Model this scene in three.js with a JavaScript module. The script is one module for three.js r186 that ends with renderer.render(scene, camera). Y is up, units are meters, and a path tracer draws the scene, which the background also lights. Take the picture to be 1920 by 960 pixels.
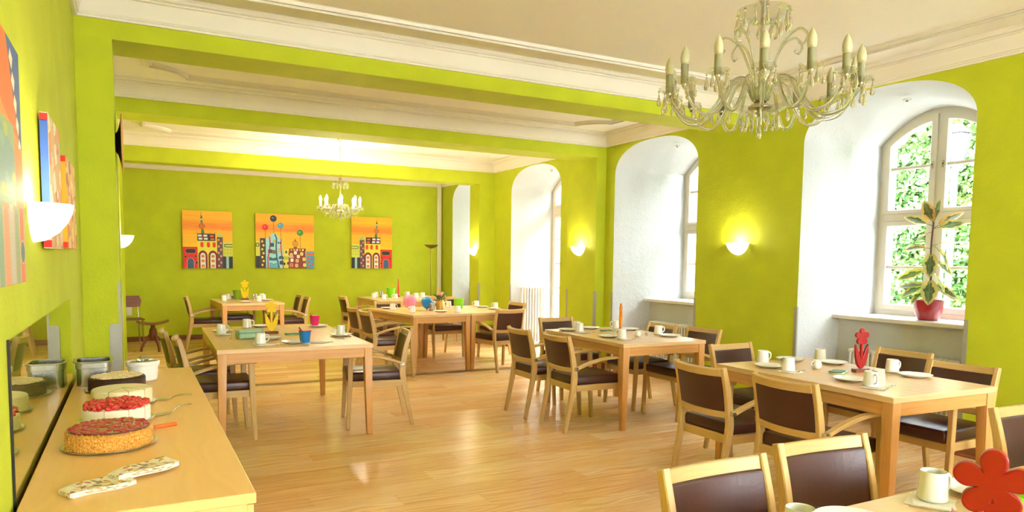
import * as THREE from 'three';
import { RoundedBoxGeometry } from 'three/addons/geometries/RoundedBoxGeometry.js';
import { mergeGeometries, toCreasedNormals } from 'three/addons/utils/BufferGeometryUtils.js';
import { ImprovedNoise } from 'three/addons/math/ImprovedNoise.js';
import { RectAreaLightUniformsLib } from 'three/addons/lights/RectAreaLightUniformsLib.js';

// ------------------------------------------------------------------ camera, sky, sun, exposure
const scene = new THREE.Scene();
const renderer = new THREE.WebGLRenderer({ antialias: true });
renderer.toneMapping = THREE.LinearToneMapping;
renderer.toneMappingExposure = 1.6;
renderer.shadowMap.enabled = true;
RectAreaLightUniformsLib.init();

const F = 1331, PY = 591;                                   // focal length and principal row, in pixels of the 1920 x 960 frame
const camera = new THREE.PerspectiveCamera((2 * Math.atan(PY / F) * 180) / Math.PI, 1920 / (2 * PY), 0.05, 200);
camera.position.set(0, 1.445, 0);
camera.rotation.set(-0.0770923, -0.490494, 0.0126591, 'YXZ');
camera.setViewOffset(1920, 2 * PY, 0, 0, 1920, 960);

scene.background = new THREE.Color().setRGB(0.86, 0.93, 1.0);   // bright overcast sky
scene.backgroundIntensity = 30.0;

// ------------------------------------------------------------------ helpers
let seed = 7;
const rnd = () => { seed |= 0; seed = (seed + 0x6d2b79f5) | 0; let t = Math.imul(seed ^ (seed >>> 15), 1 | seed); t = (t + Math.imul(t ^ (t >>> 7), 61 | t)) ^ t; return ((t ^ (t >>> 14)) >>> 0) / 4294967296; };
const rr = (a, b) => a + (b - a) * rnd();
const noise = new ImprovedNoise();
const used = new Map();
function numbered(n) { const k = used.get(n) ?? 0; used.set(n, k + 1); return k ? `${n}_${String(k).padStart(3, '0')}` : n; }
const D2R = Math.PI / 180;
const V2 = (x, y) => new THREE.Vector2(x, y), V3 = (x, y, z) => new THREE.Vector3(x, y, z);

function tag(o, label, category, group) { o.userData.label = label; o.userData.category = category; if (group) o.userData.group = group; return o; }
function thing(name, label, category, [x, y, z] = [0, 0, 0], turn = 0, group) {
  const o = new THREE.Group(); o.name = numbered(name); o.position.set(x, y, z); o.rotation.y = turn; scene.add(o);
  return tag(o, label, category, group);
}
function setting(name) { const o = new THREE.Group(); o.name = numbered(name); o.userData.kind = 'structure'; scene.add(o); return o; }
function merged(list) {
  if (!Array.isArray(list)) return list;
  if (list.length === 1) return list[0];
  const any = list.some((g) => !g.index);
  return mergeGeometries(list.map((g) => { const c = any && g.index ? g.toNonIndexed() : g; for (const k of Object.keys(c.attributes)) if (!['position', 'normal', 'uv'].includes(k)) c.deleteAttribute(k); return c; }));
}
function part(name, geo, mat, parent, label) {
  const m = new THREE.Mesh(merged(geo), mat); m.name = name; parent.add(m);
  if (label) m.userData.label = label;
  return m;
}
function dup(o, [x, y, z], turn, label, group) {
  const c = o.clone(); c.name = numbered(o.name.replace(/_\d{3}$/, '')); c.userData = { ...o.userData }; scene.add(c);
  c.position.set(x, y, z); c.rotation.y = turn;
  if (label) c.userData.label = label;
  if (group) c.userData.group = group;
  return c;
}
// box-projected texture coordinates in metres; the grain (u) runs along axis 'along'
function uvBox(g, along = 'auto', off = 0) {
  g = g.index ? g.toNonIndexed() : g;
  g.computeBoundingBox();
  const s = g.boundingBox.getSize(V3(0, 0, 0)), p = g.attributes.position, n = g.attributes.normal, uv = new Float32Array(p.count * 2);
  const a = along === 'auto' ? (s.x >= s.y && s.x >= s.z ? 0 : s.y >= s.z ? 1 : 2) : 'xyz'.indexOf(along);
  for (let i = 0; i < p.count; i += 3) {
    const nn = [0, 1, 2].map((k) => Math.abs(n.getComponent(i, k) + n.getComponent(i + 1, k) + n.getComponent(i + 2, k)));
    const d = nn[0] >= nn[1] && nn[0] >= nn[2] ? 0 : nn[1] >= nn[2] ? 1 : 2;
    const u = d === a ? (a + 1) % 3 : a, v = 3 - d - u;
    for (let j = i; j < i + 3; j++) { uv[j * 2] = p.getComponent(j, u) + off; uv[j * 2 + 1] = p.getComponent(j, v) + off * 0.37; }
  }
  g.setAttribute('uv', new THREE.BufferAttribute(uv, 2));
  return g;
}
const box = (w, h, d, x = 0, y = 0, z = 0) => new THREE.BoxGeometry(w, h, d).translate(x, y, z);          // x, y, z = centre
const boxMM = (x0, x1, y0, y1, z0, z1) => box(x1 - x0, y1 - y0, z1 - z0, (x0 + x1) / 2, (y0 + y1) / 2, (z0 + z1) / 2);
const rbox = (w, h, d, r, x = 0, y = 0, z = 0, seg = 2) => new RoundedBoxGeometry(w, h, d, seg, r).translate(x, y, z);
const cyl = (r0, r1, h, x = 0, y = 0, z = 0, n = 20) => new THREE.CylinderGeometry(r1, r0, h, n).translate(x, y + h / 2, z);   // y = foot
const lathe = (pts, n = 32) => new THREE.LatheGeometry(pts.map(([r, y]) => V2(r, y)), n);
const tube = (pts, r, n = 24, k = 8) => new THREE.TubeGeometry(new THREE.CatmullRomCurve3(pts.map((p) => V3(...p))), n, r, k);
function shapeOf(pts) { const s = new THREE.Shape(); pts.forEach(([x, y], i) => (i ? s.lineTo(x, y) : s.moveTo(x, y))); s.closePath(); return s; }
function extrude(shape, depth, bevel = 0, seg = 1, curve = 12) {
  return new THREE.ExtrudeGeometry(shape, { depth: depth - 2 * bevel, bevelEnabled: bevel > 0, bevelSize: bevel, bevelThickness: bevel, bevelOffset: -bevel, bevelSegments: seg, curveSegments: curve }).translate(0, 0, bevel);
}
// shape drawn in (z, y) and extruded along x, centred on x = x0
function sideProfile(pts, width, x0, bevel = 0.003) {
  const g = extrude(shapeOf(pts), width, bevel);
  g.applyMatrix4(new THREE.Matrix4().makeBasis(V3(0, 0, 1), V3(0, 1, 0), V3(-1, 0, 0)));
  return g.translate(x0 + width / 2, 0, 0);
}
// shape drawn in (x, z) and extruded up from y0
function planProfile(pts, height, y0, bevel = 0.003, seg = 1) {
  const g = extrude(shapeOf(pts.map(([x, z]) => [x, -z])), height, bevel, seg);
  return g.rotateX(-Math.PI / 2).translate(0, y0, 0);
}
// a band of varying thickness around a smooth centre line: [a, b, half-thickness] -> outline
function band(line, n = 18) {
  const c = new THREE.SplineCurve(line.map(([a, b]) => V2(a, b))), L = [], R = [];
  for (let i = 0; i <= n; i++) {
    const t = i / n, p = c.getPoint(t), d = c.getTangent(t), k = t * (line.length - 1), j = Math.min(line.length - 2, Math.floor(k)), h = line[j][2] + (line[j + 1][2] - line[j][2]) * (k - j);
    L.push([p.x - d.y * h, p.y + d.x * h]); R.unshift([p.x + d.y * h, p.y - d.x * h]);
  }
  return [...L, ...R];
}

// ------------------------------------------------------------------ textures and materials
const fbm = (x, y, z = 0) => noise.noise(x, y, z) + 0.5 * noise.noise(x * 2.1, y * 2.1, z + 3) + 0.25 * noise.noise(x * 4.3, y * 4.3, z + 7);
function dataTex(w, h, fn, srgb = true, rep = [1, 1]) {
  const d = new Uint8Array(w * h * 4);
  for (let y = 0; y < h; y++) for (let x = 0; x < w; x++) { const c = fn(x / w, y / h), i = (y * w + x) * 4; d[i] = c[0]; d[i + 1] = c[1]; d[i + 2] = c[2]; d[i + 3] = 255; }
  const t = new THREE.DataTexture(d, w, h); t.wrapS = t.wrapT = THREE.RepeatWrapping; t.magFilter = THREE.LinearFilter; t.minFilter = THREE.LinearMipmapLinearFilter; t.generateMipmaps = true;
  if (srgb) t.colorSpace = THREE.SRGBColorSpace; t.repeat.set(...rep); t.needsUpdate = true; return t;
}
const mirrorT = (t) => (t < 0.5 ? t * 2 : 2 - t * 2);      // mirrored so that it tiles
function woodTex(base, dark, s, opt = {}) {
  const { streak = 16, long = 1.2, contrast = 1, size = [1, 0.25], w = 512, h = 256 } = opt;
  const t = dataTex(w, h, (u0, v0) => {
    const u = mirrorT(u0), v = mirrorT(v0);
    let k = 0.5 + 0.5 * fbm(u * long + s, v * streak + 3 * noise.noise(u * 2, v * 1.5, s), s);
    k += 0.14 * noise.noise(u * 14, v * 120, s + 5) + 0.25 * noise.noise(u * 1.3, v * 3.1, s + 9);
    k = Math.min(1, Math.max(0, (k - 0.5) * contrast + 0.4));
    return [0, 1, 2].map((c) => base[c] + (dark[c] - base[c]) * k);
  });
  t.repeat.set(1 / size[0], 1 / size[1]);
  return t;
}
const std = (o) => new THREE.MeshStandardMaterial(o);
const phys = (o) => new THREE.MeshPhysicalMaterial(o);
const grainBump = dataTex(256, 256, (u, v) => { const k = 128 + 90 * fbm(mirrorT(u) * 14, mirrorT(v) * 14, 2); return [k, k, k]; }, false, [1 / 0.35, 1 / 0.35]);
const plasterBump = dataTex(512, 512, (u, v) => { const a = mirrorT(u), b = mirrorT(v), k = 128 + 70 * fbm(a * 7, b * 7, 1) + 40 * fbm(a * 40, b * 40, 4); return [k, k, k].map((c) => Math.max(0, Math.min(255, c))); }, false, [1 / 1.6, 1 / 1.6]);
const limeTex = dataTex(256, 256, (u, v) => { const a = mirrorT(u), b = mirrorT(v), k = 1 + 0.035 * fbm(a * 5, b * 5, 8); return [187 * k, 197 * k, 32 * k]; }, true, [1 / 3.1, 1 / 3.1]);
const M = {
  lime: std({ map: limeTex, bumpMap: plasterBump, bumpScale: 0.004, roughness: 0.8 }),
  white: std({ color: '#f1ece0', bumpMap: plasterBump, bumpScale: 0.003, roughness: 0.85 }),
  plaster: std({ color: '#cfd2d3', bumpMap: plasterBump, bumpScale: 0.007, roughness: 0.9 }),
  stucco: std({ color: '#f0e9da', roughness: 0.7 }),
  sash: std({ color: '#ece5d8', roughness: 0.45 }),
  sill: std({ color: '#efece6', roughness: 0.4 }),
  pane: phys({ color: '#ffffff', transmission: 1, thickness: 0, roughness: 0, ior: 1.45 }),
  radiator: std({ color: '#f6f4ee', roughness: 0.4 }),
  guard: std({ color: '#a5a49a', metalness: 0.35, roughness: 0.4 }),
  brownWood: std({ map: woodTex([150, 84, 44], [96, 48, 24], 11), roughness: 0.42 }),
  beech: std({ map: woodTex([214, 180, 118], [184, 145, 84], 3, { contrast: 0.8 }), roughness: 0.36 }),
  leg: std({ map: woodTex([222, 168, 100], [196, 136, 72], 5, { contrast: 0.8 }), roughness: 0.4 }),
  top: std({ map: woodTex([238, 202, 154], [218, 177, 124], 8, { streak: 10, contrast: 0.7, size: [1.4, 0.5] }), roughness: 0.27 }),
  counter: std({ map: woodTex([250, 204, 136], [240, 187, 114], 21, { streak: 8, contrast: 0.6, size: [1.6, 0.5] }), roughness: 0.34 }),
  leather: std({ color: '#43211a', bumpMap: grainBump, bumpScale: 0.0006, roughness: 0.36 }),
  steel: std({ color: '#c9c9c4', metalness: 1, roughness: 0.25 }),
  darkSteel: std({ color: '#8d8b84', metalness: 1, roughness: 0.38 }),
  brass: std({ color: '#a88f56', metalness: 1, roughness: 0.3 }),
  china: std({ color: '#f2efe6', roughness: 0.16 }),
  napkin: std({ color: '#f2ece0', roughness: 0.9 }),
  glass: phys({ color: '#e2e3d6', transmission: 1, thickness: 0.01, roughness: 0.02, ior: 1.5 }),
  thinGlass: phys({ color: '#f4f6f2', transmission: 1, thickness: 0, roughness: 0.0, ior: 1.5 }),
  sleeve: std({ color: '#8d8a68', roughness: 0.6 }),
  frosted: std({ color: '#bdb896', roughness: 0.3 }),
  yellow: std({ color: '#ffd000', roughness: 0.35 }), orange: std({ color: '#f0900c', roughness: 0.35 }), red: std({ color: '#9c0309', roughness: 0.35 }),
  lightGreen: std({ color: '#86d40e', roughness: 0.35 }), pink: std({ color: '#f0207e', roughness: 0.3 }), blue: std({ color: '#1877c4', roughness: 0.3 }),
  mint: std({ color: '#a9cbab', roughness: 0.45 }), gold: std({ color: '#c9a455', metalness: 0.9, roughness: 0.35, bumpMap: grainBump, bumpScale: 0.004 }),
  black: std({ color: '#191613', roughness: 0.5 }), leafGreen: std({ color: '#4c6b34', roughness: 0.5 }),
};
const warm = new THREE.Color().setRGB(1.0, 0.86, 0.66);

// ------------------------------------------------------------------ the room: sizes (metres)
const XL = -0.29, XR = 5.55, ZF = -13.45, ZB = 3.2, YC = 3.12, YCOR = 2.94;
const BEAMS = [{ z0: -5.75, z1: -5.335, y: 2.825 }, { z0: -8.25, z1: -7.8, y: 2.805 }, { z0: -11.4, z1: -11.08, y: 2.735 }];

// floor: planks that run across the room, each one a piece; a plain laid strip beyond where they can be told apart
const floor = setting('floor');
const plankTones = [[255, 217, 162, 232, 174, 114], [253, 211, 152, 226, 166, 106], [255, 223, 172, 236, 182, 124], [250, 205, 145, 220, 160, 102]];
const plankMats = plankTones.map((c, i) => std({ map: woodTex(c.slice(0, 3), c.slice(3), 30 + i * 7, { streak: 11, contrast: 1.3, size: [1.3, 0.4] }), roughness: 0.25 }));
part('subfloor', uvBox(boxMM(XL - 0.2, XR + 1.3, -0.2, -0.016, ZF - 0.2, ZB + 0.2)), M.brownWood, floor);
{
  const PW = 0.19, PL = 1.285, g = [0, 1, 2].map((i) => uvBox(new THREE.ExtrudeGeometry(shapeOf([[0, 0], [PW - 0.0012, 0], [PW - 0.0012, 0.0145], [PW - 0.0028, 0.016], [0.0016, 0.016], [0, 0.0145]]), { depth: PL - 0.0012, bevelEnabled: false }).rotateY(Math.PI / 2), 'x', i * 0.71));
  const zn = -2.0, rows = 34;                                     // rows from z = -2.0 to about -8.5
  for (let r = 0; r < rows; r++) {
    const z = zn - r * PW, shift = ((r * 0.37) % 1) * PL;
    for (let x = XL - shift; x < XR + 0.7; x += PL) {
      if (x + PL < XL) continue;
      const m = part('plank', g[Math.floor(rnd() * 3)], plankMats[Math.floor(rnd() * 4)], floor);
      m.position.set(x, -0.016, z);
    }
  }
  const far = dataTex(1024, 1024, (u, v) => {
    const row = Math.floor(v * 16), uu = (u + (row * 0.37) % 1) % 1, pl = Math.floor(uu * 2) + row * 5, t = plankTones[(pl * 7 + row * 3) % 4];
    const fv = (v * 16) % 1, seam = fv < 0.02 || (uu * 2) % 1 < 0.003 ? 0.72 : 1, k = Math.min(1, Math.max(0, 0.4 + 0.45 * fbm(uu * 3 + pl, v * 70, pl)));
    return [0, 1, 2].map((c) => (t[c] + (t[c + 3] - t[c]) * k) * seam);
  }, true, [1 / (2 * PL), 1 / (16 * PW)]);
  const lay = std({ map: far, roughness: 0.25 });
  part('laid_boards', uvBox(boxMM(XL - 0.1, XR + 1.2, -0.016, 0, ZF - 0.1, zn - rows * PW + PW), 'x'), lay, floor);
  part('laid_boards', uvBox(boxMM(XL - 0.1, XR + 1.2, -0.016, 0, zn + 0.001 + PW, ZB + 0.1), 'x'), lay, floor);
  part('laid_boards', uvBox(boxMM(XL - 0.1, XR + 1.2, -0.016, -0.0155, zn, zn + PW), 'x'), lay, floor);
}

// ceiling with beams, cornices and stucco frames
const ceiling = setting('ceiling');
part('ceiling_slab', uvBox(boxMM(XL - 0.3, XR + 1.3, YC, YC + 0.25, ZF - 0.3, ZB + 0.3)), M.white, ceiling);
for (const b of BEAMS) part('beam', uvBox(boxMM(XL, XR, b.y, YC, b.z0, b.z1)), M.lime, ceiling);
// a closed rectangular ring of a moulding profile: profile points are [inset from the wall, y]
function ringMoulding(x0, x1, z0, z1, prof) {
  const corners = [[x0, z0, 1, 1], [x1, z0, -1, 1], [x1, z1, -1, -1], [x0, z1, 1, -1]], pos = [], uv = [];
  const P = (c, q) => [c[0] + c[2] * q[0], q[1], c[1] + c[3] * q[0]];
  for (let i = 0; i < 4; i++) for (let j = 0; j < prof.length - 1; j++) {
    const a = P(corners[i], prof[j]), b = P(corners[(i + 1) % 4], prof[j]), c = P(corners[(i + 1) % 4], prof[j + 1]), d = P(corners[i], prof[j + 1]);
    pos.push(...a, ...c, ...b, ...a, ...d, ...c); for (let k = 0; k < 6; k++) uv.push(0, 0);
  }
  const g = new THREE.BufferGeometry(); g.setAttribute('position', new THREE.Float32BufferAttribute(pos, 3)); g.setAttribute('uv', new THREE.Float32BufferAttribute(uv, 2)); g.computeVertexNormals();
  return toCreasedNormals(g, 0.5);
}
const CORNICE = [[0, YCOR], [0.018, YCOR], [0.022, YCOR + 0.008], [0.022, YCOR + 0.014], [0.03, YCOR + 0.016], [0.034, YCOR + 0.024], [0.03, YCOR + 0.032], [0.034, YCOR + 0.045], [0.042, YCOR + 0.09], [0.062, YCOR + 0.128], [0.075, YCOR + 0.13], [0.08, YCOR + 0.138], [0.075, YCOR + 0.146], [0.09, YCOR + 0.15], [0.1, YCOR + 0.16], [0.1, YCOR + 0.18]];
const BAYS = [[BEAMS[0].z1, ZB], [BEAMS[1].z1, BEAMS[0].z0], [BEAMS[2].z1, BEAMS[1].z0], [ZF, BEAMS[2].z0]];
for (const [z0, z1] of BAYS) part('cornice', ringMoulding(XL, XR, z0, z1, z0 === ZF ? [...CORNICE.map(([a, b]) => [a, b - 0.05]), [0.1, YC]] : CORNICE), M.stucco, ceiling);
function frameRing(x0, x1, z0, z1, R, off, w, drop) {           // rectangle with hollow quarter-circle corners
  const pts = [], hole = [];
  for (const [list, d] of [[pts, off], [hole, off + w]]) {
    const a0 = x0 + d, a1 = x1 - d, b0 = z0 + d, b1 = z1 - d, n = 10, r = R;
    const cs = [[x0, z0, 1, 1], [x1, z0, -1, 1], [x1, z1, -1, -1], [x0, z1, 1, -1]];
    cs.forEach(([cx, cz, sx, sz], i) => { for (let k = 0; k <= n; k++) { const t = ((i % 2 ? n - k : k) / n) * Math.PI / 2, rad = r + d * 1.0; list.push([Math.min(a1, Math.max(a0, cx + sx * Math.max(d, rad * Math.sin(t)))), Math.min(b1, Math.max(b0, cz + sz * Math.max(d, rad * Math.cos(t))))]); } });
  }
  const s = shapeOf(pts.map(([x, z]) => [x, -z])); s.holes.push(new THREE.Path(hole.map(([x, z]) => V2(x, -z))));
  return extrude(s, drop, Math.min(w, drop) * 0.3).rotateX(-Math.PI / 2).translate(0, YC - drop, 0);
}
for (const [z0, z1] of BAYS.slice(0, 3)) {
  const a = [XL + 0.4, XR - 0.4, z0 + 0.36, z1 - 0.36];
  part('ceiling_frame', [frameRing(...a, 0.32, 0, 0.03, 0.03), frameRing(...a, 0.32, 0.036, 0.016, 0.045), frameRing(...a, 0.32, 0.058, 0.016, 0.03)], M.stucco, ceiling);
}

// left wall, with the piers that carry the beams
const wallLeft = setting('wall_left');
part('wall_face', uvBox(boxMM(XL - 0.25, XL, -0.2, YC, ZF - 0.25, ZB + 0.25)), M.lime, wallLeft);
const PIERL = [[-0.082, -5.75, -5.335], [-0.1, -8.5, -7.8], [-0.1, -11.5, -11.08]];
PIERL.forEach(([x, z0, z1], i) => {
  const wallLeft = setting('wall_pier');
  part('pier', uvBox(boxMM(XL - 0.01, x, 0, BEAMS[i].y, z0, z1)), M.lime, wallLeft);
  if (z0 < BEAMS[i].z0) part('pier', uvBox(boxMM(XL - 0.01, x, BEAMS[i].y, YC, z0, BEAMS[i].z0)), M.lime, wallLeft);
});
const wallFar = setting('wall_far');
part('wall_face', uvBox(boxMM(XL - 0.25, XR + 1.3, -0.2, YC, ZF - 0.25, ZF)), M.lime, wallFar);

// right wall: a thick wall with splayed, arched niches
const NICHES = [{ c: 3.885, xw: 6.42, cw: 3.93 }, { c: 6.83, xw: 6.42, cw: 6.72 }, { c: 9.69, xw: 6.2, cw: 9.7, door: true }, { c: 12.14, xw: 6.42, cw: 12.1 }, { c: 0.93, xw: 6.42, cw: 0.93 }, { c: -1.9, xw: 6.42, cw: -1.9 }];
const US = []; for (let i = 0; i <= 40; i++) US.push(Math.sin(((i / 40) * 2 - 1) * Math.PI / 2));
const archA = (u) => 2.56 + 0.368 * Math.pow(1 - Math.pow(Math.abs(u), 2.5), 0.47);
const archB = (u) => 2.59 + 0.275 * (1 - u * u);
const outA = (c, lo = 0) => [[c - 0.77, lo], ...US.map((u) => [c + u * 0.77, archA(u)]), [c + 0.77, lo]];
const outB = (c, w = 0.56, lo = 0, up = 0) => [[c - w, lo], ...US.map((u) => [c + u * w, archB(u) + up]), [c + w, lo]];
const TOWALL = new THREE.Matrix4().makeBasis(V3(0, 0, -1), V3(0, 1, 0), V3(1, 0, 0));      // (a, y, depth) -> (x = depth, y, z = -a)
const toWall = (g, x) => g.applyMatrix4(TOWALL).translate(x, 0, 0);
const pathOf = (pts) => new THREE.Path(pts.map(([a, y]) => V2(a, y)));
const wallRight = setting('wall_right');
{
  const s = shapeOf([[-ZB - 0.25, -0.2], [-ZF + 0.25, -0.2], [-ZF + 0.25, YC], [-ZB - 0.25, YC]]);
  for (const n of NICHES) s.holes.push(pathOf(outA(n.c, -0.001)));
  part('wall_face', uvBox(toWall(extrude(s, 0.09), XR)), M.lime, wallRight);
  for (const n of NICHES) {
    const A = outA(n.c), B = outB(n.cw), pos = [], idx = [], NX = 6;
    A.forEach((a, i) => { for (let k = 0; k <= NX; k++) { const t = k / NX; pos.push(XR + (n.xw - XR) * t, a[1] + (B[i][1] - a[1]) * t, -(a[0] + (B[i][0] - a[0]) * t)); } });
    for (let i = 0; i < A.length - 1; i++) for (let k = 0; k < NX; k++) { const q = i * (NX + 1) + k; idx.push(q, q + NX + 1, q + 1, q + 1, q + NX + 1, q + NX + 2); }
    const g = new THREE.BufferGeometry(); g.setAttribute('position', new THREE.Float32BufferAttribute(pos, 3)); g.setIndex(idx); g.computeVertexNormals();
    part('niche_lining', uvBox(toCreasedNormals(g, 0.6)), M.plaster, wallRight);
    const o = shapeOf([[n.c - 1.1, -0.2], [n.c + 1.1, -0.2], [n.c + 1.1, YC + 0.1], [n.c - 1.1, YC + 0.1]]);
    o.holes.push(pathOf(outB(n.cw, 0.56, n.door ? 0 : 0.93)));
    part('outer_reveal', uvBox(toWall(extrude(o, 0.27), n.xw)), M.plaster, wallRight);
    if (!n.door) part('parapet', uvBox(boxMM(6.03, n.xw + 0.05, 0, 0.925, -n.c - 0.72, -n.c + 0.72)), M.plaster, wallRight);
  }
  part('pier', [uvBox(boxMM(5.403, XR + 0.01, 0, BEAMS[1].y, -8.5, -7.8)), uvBox(boxMM(5.403, XR + 0.01, BEAMS[1].y, YC, -8.5, BEAMS[1].z0))], M.lime, wallRight);
  part('pier', uvBox(boxMM(5.255, XR + 0.01, 0, BEAMS[2].y, -11.46, -11.08)), M.lime, wallRight);
  part('pipe_casing', uvBox(rbox(0.09, YC, 0.06, 0.02, 5.475, YC / 2, -13.42)), M.stucco, wallRight);
}
const wallBack = setting('wall_back');
{
  const s = shapeOf([[XL - 0.25, -0.2], [XR + 1.3, -0.2], [XR + 1.3, YC], [XL - 0.25, YC]]);
  for (const x of [1.1, 3.4]) s.holes.push(new THREE.Path([V2(x, 0.95), V2(x + 1.3, 0.95), V2(x + 1.3, 2.7), V2(x, 2.7)]));
  part('wall_face', uvBox(extrude(s, 0.3).translate(0, 0, ZB)), M.lime, wallBack);
}

// windows of the niches and the glazed garden door
// a frame between two outlines with the same number of points, its near inner edge chamfered
function ringPrism(o, q, d, ch = 0.004) {
  const pos = [], n = o.length, quad = (a, b, c, e) => pos.push(...a, ...b, ...c, ...a, ...c, ...e);
  const mid = q.reduce((s, p) => [s[0] + p[0] / n, s[1] + p[1] / n], [0, 0]), out = q.map(([x, y]) => { const l = Math.hypot(x - mid[0], y - mid[1]); return [x + ((x - mid[0]) / l) * ch, y + ((y - mid[1]) / l) * ch]; });
  for (let k = 0; k < n; k++) {
    const j = (k + 1) % n, P = (l, i, z) => [l[i][0], l[i][1], z];
    quad(P(o, k, 0), P(o, j, 0), P(out, j, 0), P(out, k, 0)); quad(P(out, k, 0), P(out, j, 0), P(q, j, ch), P(q, k, ch)); quad(P(q, k, ch), P(q, j, ch), P(q, j, d), P(q, k, d));
    quad(P(q, k, d), P(q, j, d), P(o, j, d), P(o, k, d)); quad(P(o, k, d), P(o, j, d), P(o, j, 0), P(o, k, 0));
  }
  const g = new THREE.BufferGeometry(); g.setAttribute('position', new THREE.Float32BufferAttribute(pos, 3)); g.setAttribute('uv', new THREE.Float32BufferAttribute(new Float32Array((pos.length / 3) * 2), 2)); g.computeVertexNormals();
  return g;
}
const clipArch = (c, a0, a1, y0, inset) => {        // light under the window's arch between a0 and a1
  const pts = [[a0, y0]]; for (let i = 0; i <= 16; i++) { const a = a0 + ((a1 - a0) * i) / 16; pts.push([a, archB((a - c) / 0.56) - inset]); } pts.push([a1, y0]); return pts;
};
const rect = (a0, a1, y0, y1) => [[a0, y0], [a0, y1], [a1, y1], [a1, y0]];
let winNo = 0;
for (const n of NICHES) {
  const door = n.door, w = setting(door ? 'door_1' : `window_${++winNo}`), c = n.cw, x = n.xw + 0.03;
  const lo = door ? 0.005 : 0.965, railT = door ? 2.33 : 1.935, railB = door ? 2.2 : 1.86;
  // fixed frame: outer ring, cross rail, middle post
  const L = [c - 0.515, c - 0.02], R = [c + 0.02, c + 0.515];
  part('window_frame', [uvBox(toWall(ringPrism(outB(c, 0.562, lo, 0.004), outB(c, 0.515, lo + 0.05, -0.05), 0.07), x)), uvBox(toWall(extrude(shapeOf(rect(c - 0.518, c + 0.518, railB, railT)), 0.07, 0.006), x)), uvBox(toWall(extrude(shapeOf(rect(c - 0.02, c + 0.02, lo + 0.02, 2.83)), 0.068, 0.005), x + 0.001))], M.sash, w);
  for (const [a0, a1] of [L, R]) {
    for (const up of [0, 1]) {
      const e = 0.058, o = up ? clipArch(c, a0, a1, railT, 0.05) : rect(a0, a1, lo + 0.05, railB);
      const i = up ? clipArch(c, a0 + e, a1 - e, railT + e - 0.02, 0.05 + e) : rect(a0 + e, a1 - e, lo + 0.05 + e, railB - e + 0.012);
      const s = part('sash', uvBox(toWall(ringPrism(o, i, 0.05, 0.008), x - 0.012)), M.sash, w);
      const y0 = up ? railT + e - 0.02 : lo + 0.05 + e, y1 = up ? archB(((a0 + a1) / 2 - c) / 0.56) - 0.05 - e : railB - e + 0.012;
      part('pane', toWall(new THREE.ShapeGeometry(shapeOf(i)), x + 0.012), M.pane, s);
      const bars = door && !up ? [1.0, 1.4, 1.8] : door ? [] : [up ? 2.358 : 1.427];
      for (const y of bars) part('muntin', uvBox(toWall(extrude(shapeOf(rect(a0 + e, a1 - e, y - 0.015, y + 0.015)), 0.026, 0.004), x - 0.002)), M.sash, s);
      if (up && !door) { const a = a0 < c ? a1 - 0.03 : a0 + 0.03; const es = part('lock_plate', toWall(extrude(shapeOf(rect(a - 0.012, a + 0.012, 2.325, 2.39)), 0.006, 0.002), x - 0.02), M.steel, s); part('keyhole', toWall(new THREE.CylinderGeometry(0.006, 0.006, 0.004, 10).rotateX(Math.PI / 2).translate(a, 2.362, 0), x - 0.021), M.black, es); }
    }
  }
  if (door) part('handle', [tube([[x - 0.015, 1.05, -c + 0.03], [x - 0.06, 1.05, -c + 0.03], [x - 0.06, 1.05, -c + 0.14]], 0.009)], M.steel, w);
  else { // inner sill board, rounded nose, flaring with the niche
    const t0 = (5.95 - XR) / (n.xw - XR), half = (q) => [n.c - 0.77 + (n.cw - 0.56 - n.c + 0.77) * q, n.c + 0.77 + (n.cw + 0.56 - n.c - 0.77) * q], f = half(t0), b = half(1);
    part('window_sill', uvBox(planProfile([[5.95, -f[0]], [n.xw + 0.03, -b[0]], [n.xw + 0.03, -b[1]], [5.95, -f[1]]], 0.036, 0.93, 0.006, 2)), M.sill, w);
  }
}
{ // the two plain windows behind the camera
  for (const x of [1.1, 3.4]) {
    const w = setting(`window_${++winNo}`), s = shapeOf(rect(x, x + 1.3, 0.95, 2.7)); s.holes.push(pathOf(rect(x + 0.07, x + 0.615, 1.02, 2.63))); s.holes.push(pathOf(rect(x + 0.685, x + 1.23, 1.02, 2.63)));
    part('window_frame', extrude(s, 0.08, 0.006).translate(0, 0, ZB + 0.1), M.sash, w);
    part('pane', new THREE.PlaneGeometry(1.2, 1.65).translate(x + 0.65, 1.825, ZB + 0.14), M.pane, w);
  }
}

// skirting boards
function skirting(name, runs) {
  const o = setting(name), prof = [[0, 0], [0.028, 0], [0.028, 0.012], [0.02, 0.018], [0.02, 0.05], [0.013, 0.062], [0.013, 0.074], [0.006, 0.085], [0, 0.085]];
  for (const [x0, z0, x1, z1] of runs) {   // the board stands to the left of the run seen along it
    const len = Math.hypot(x1 - x0, z1 - z0), g = new THREE.ExtrudeGeometry(shapeOf(prof), { depth: len, bevelEnabled: false });
    g.rotateY(Math.atan2(x1 - x0, z1 - z0)).translate(x0, 0.001, z0);
    part('board', uvBox(g), M.brownWood, o);
  }
}
skirting('baseboard_far', [[5.43, ZF, XL, ZF]]);
skirting('baseboard_right', [[-1.13, 0.16], [1.7, 3.115], [4.655, 6.06], [7.6, 7.8], [8.5, 8.92], [10.46, 11.06], [11.46, 11.5], [12.91, 13.39]].map(([a, b]) => [XR, -a, XR, -b]).concat([[5.403, -7.8, 5.403, -8.5], [5.255, -11.08, 5.255, -11.46], [XR, -7.8, 5.403, -7.8], [XR, -11.08, 5.255, -11.08]]));
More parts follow.
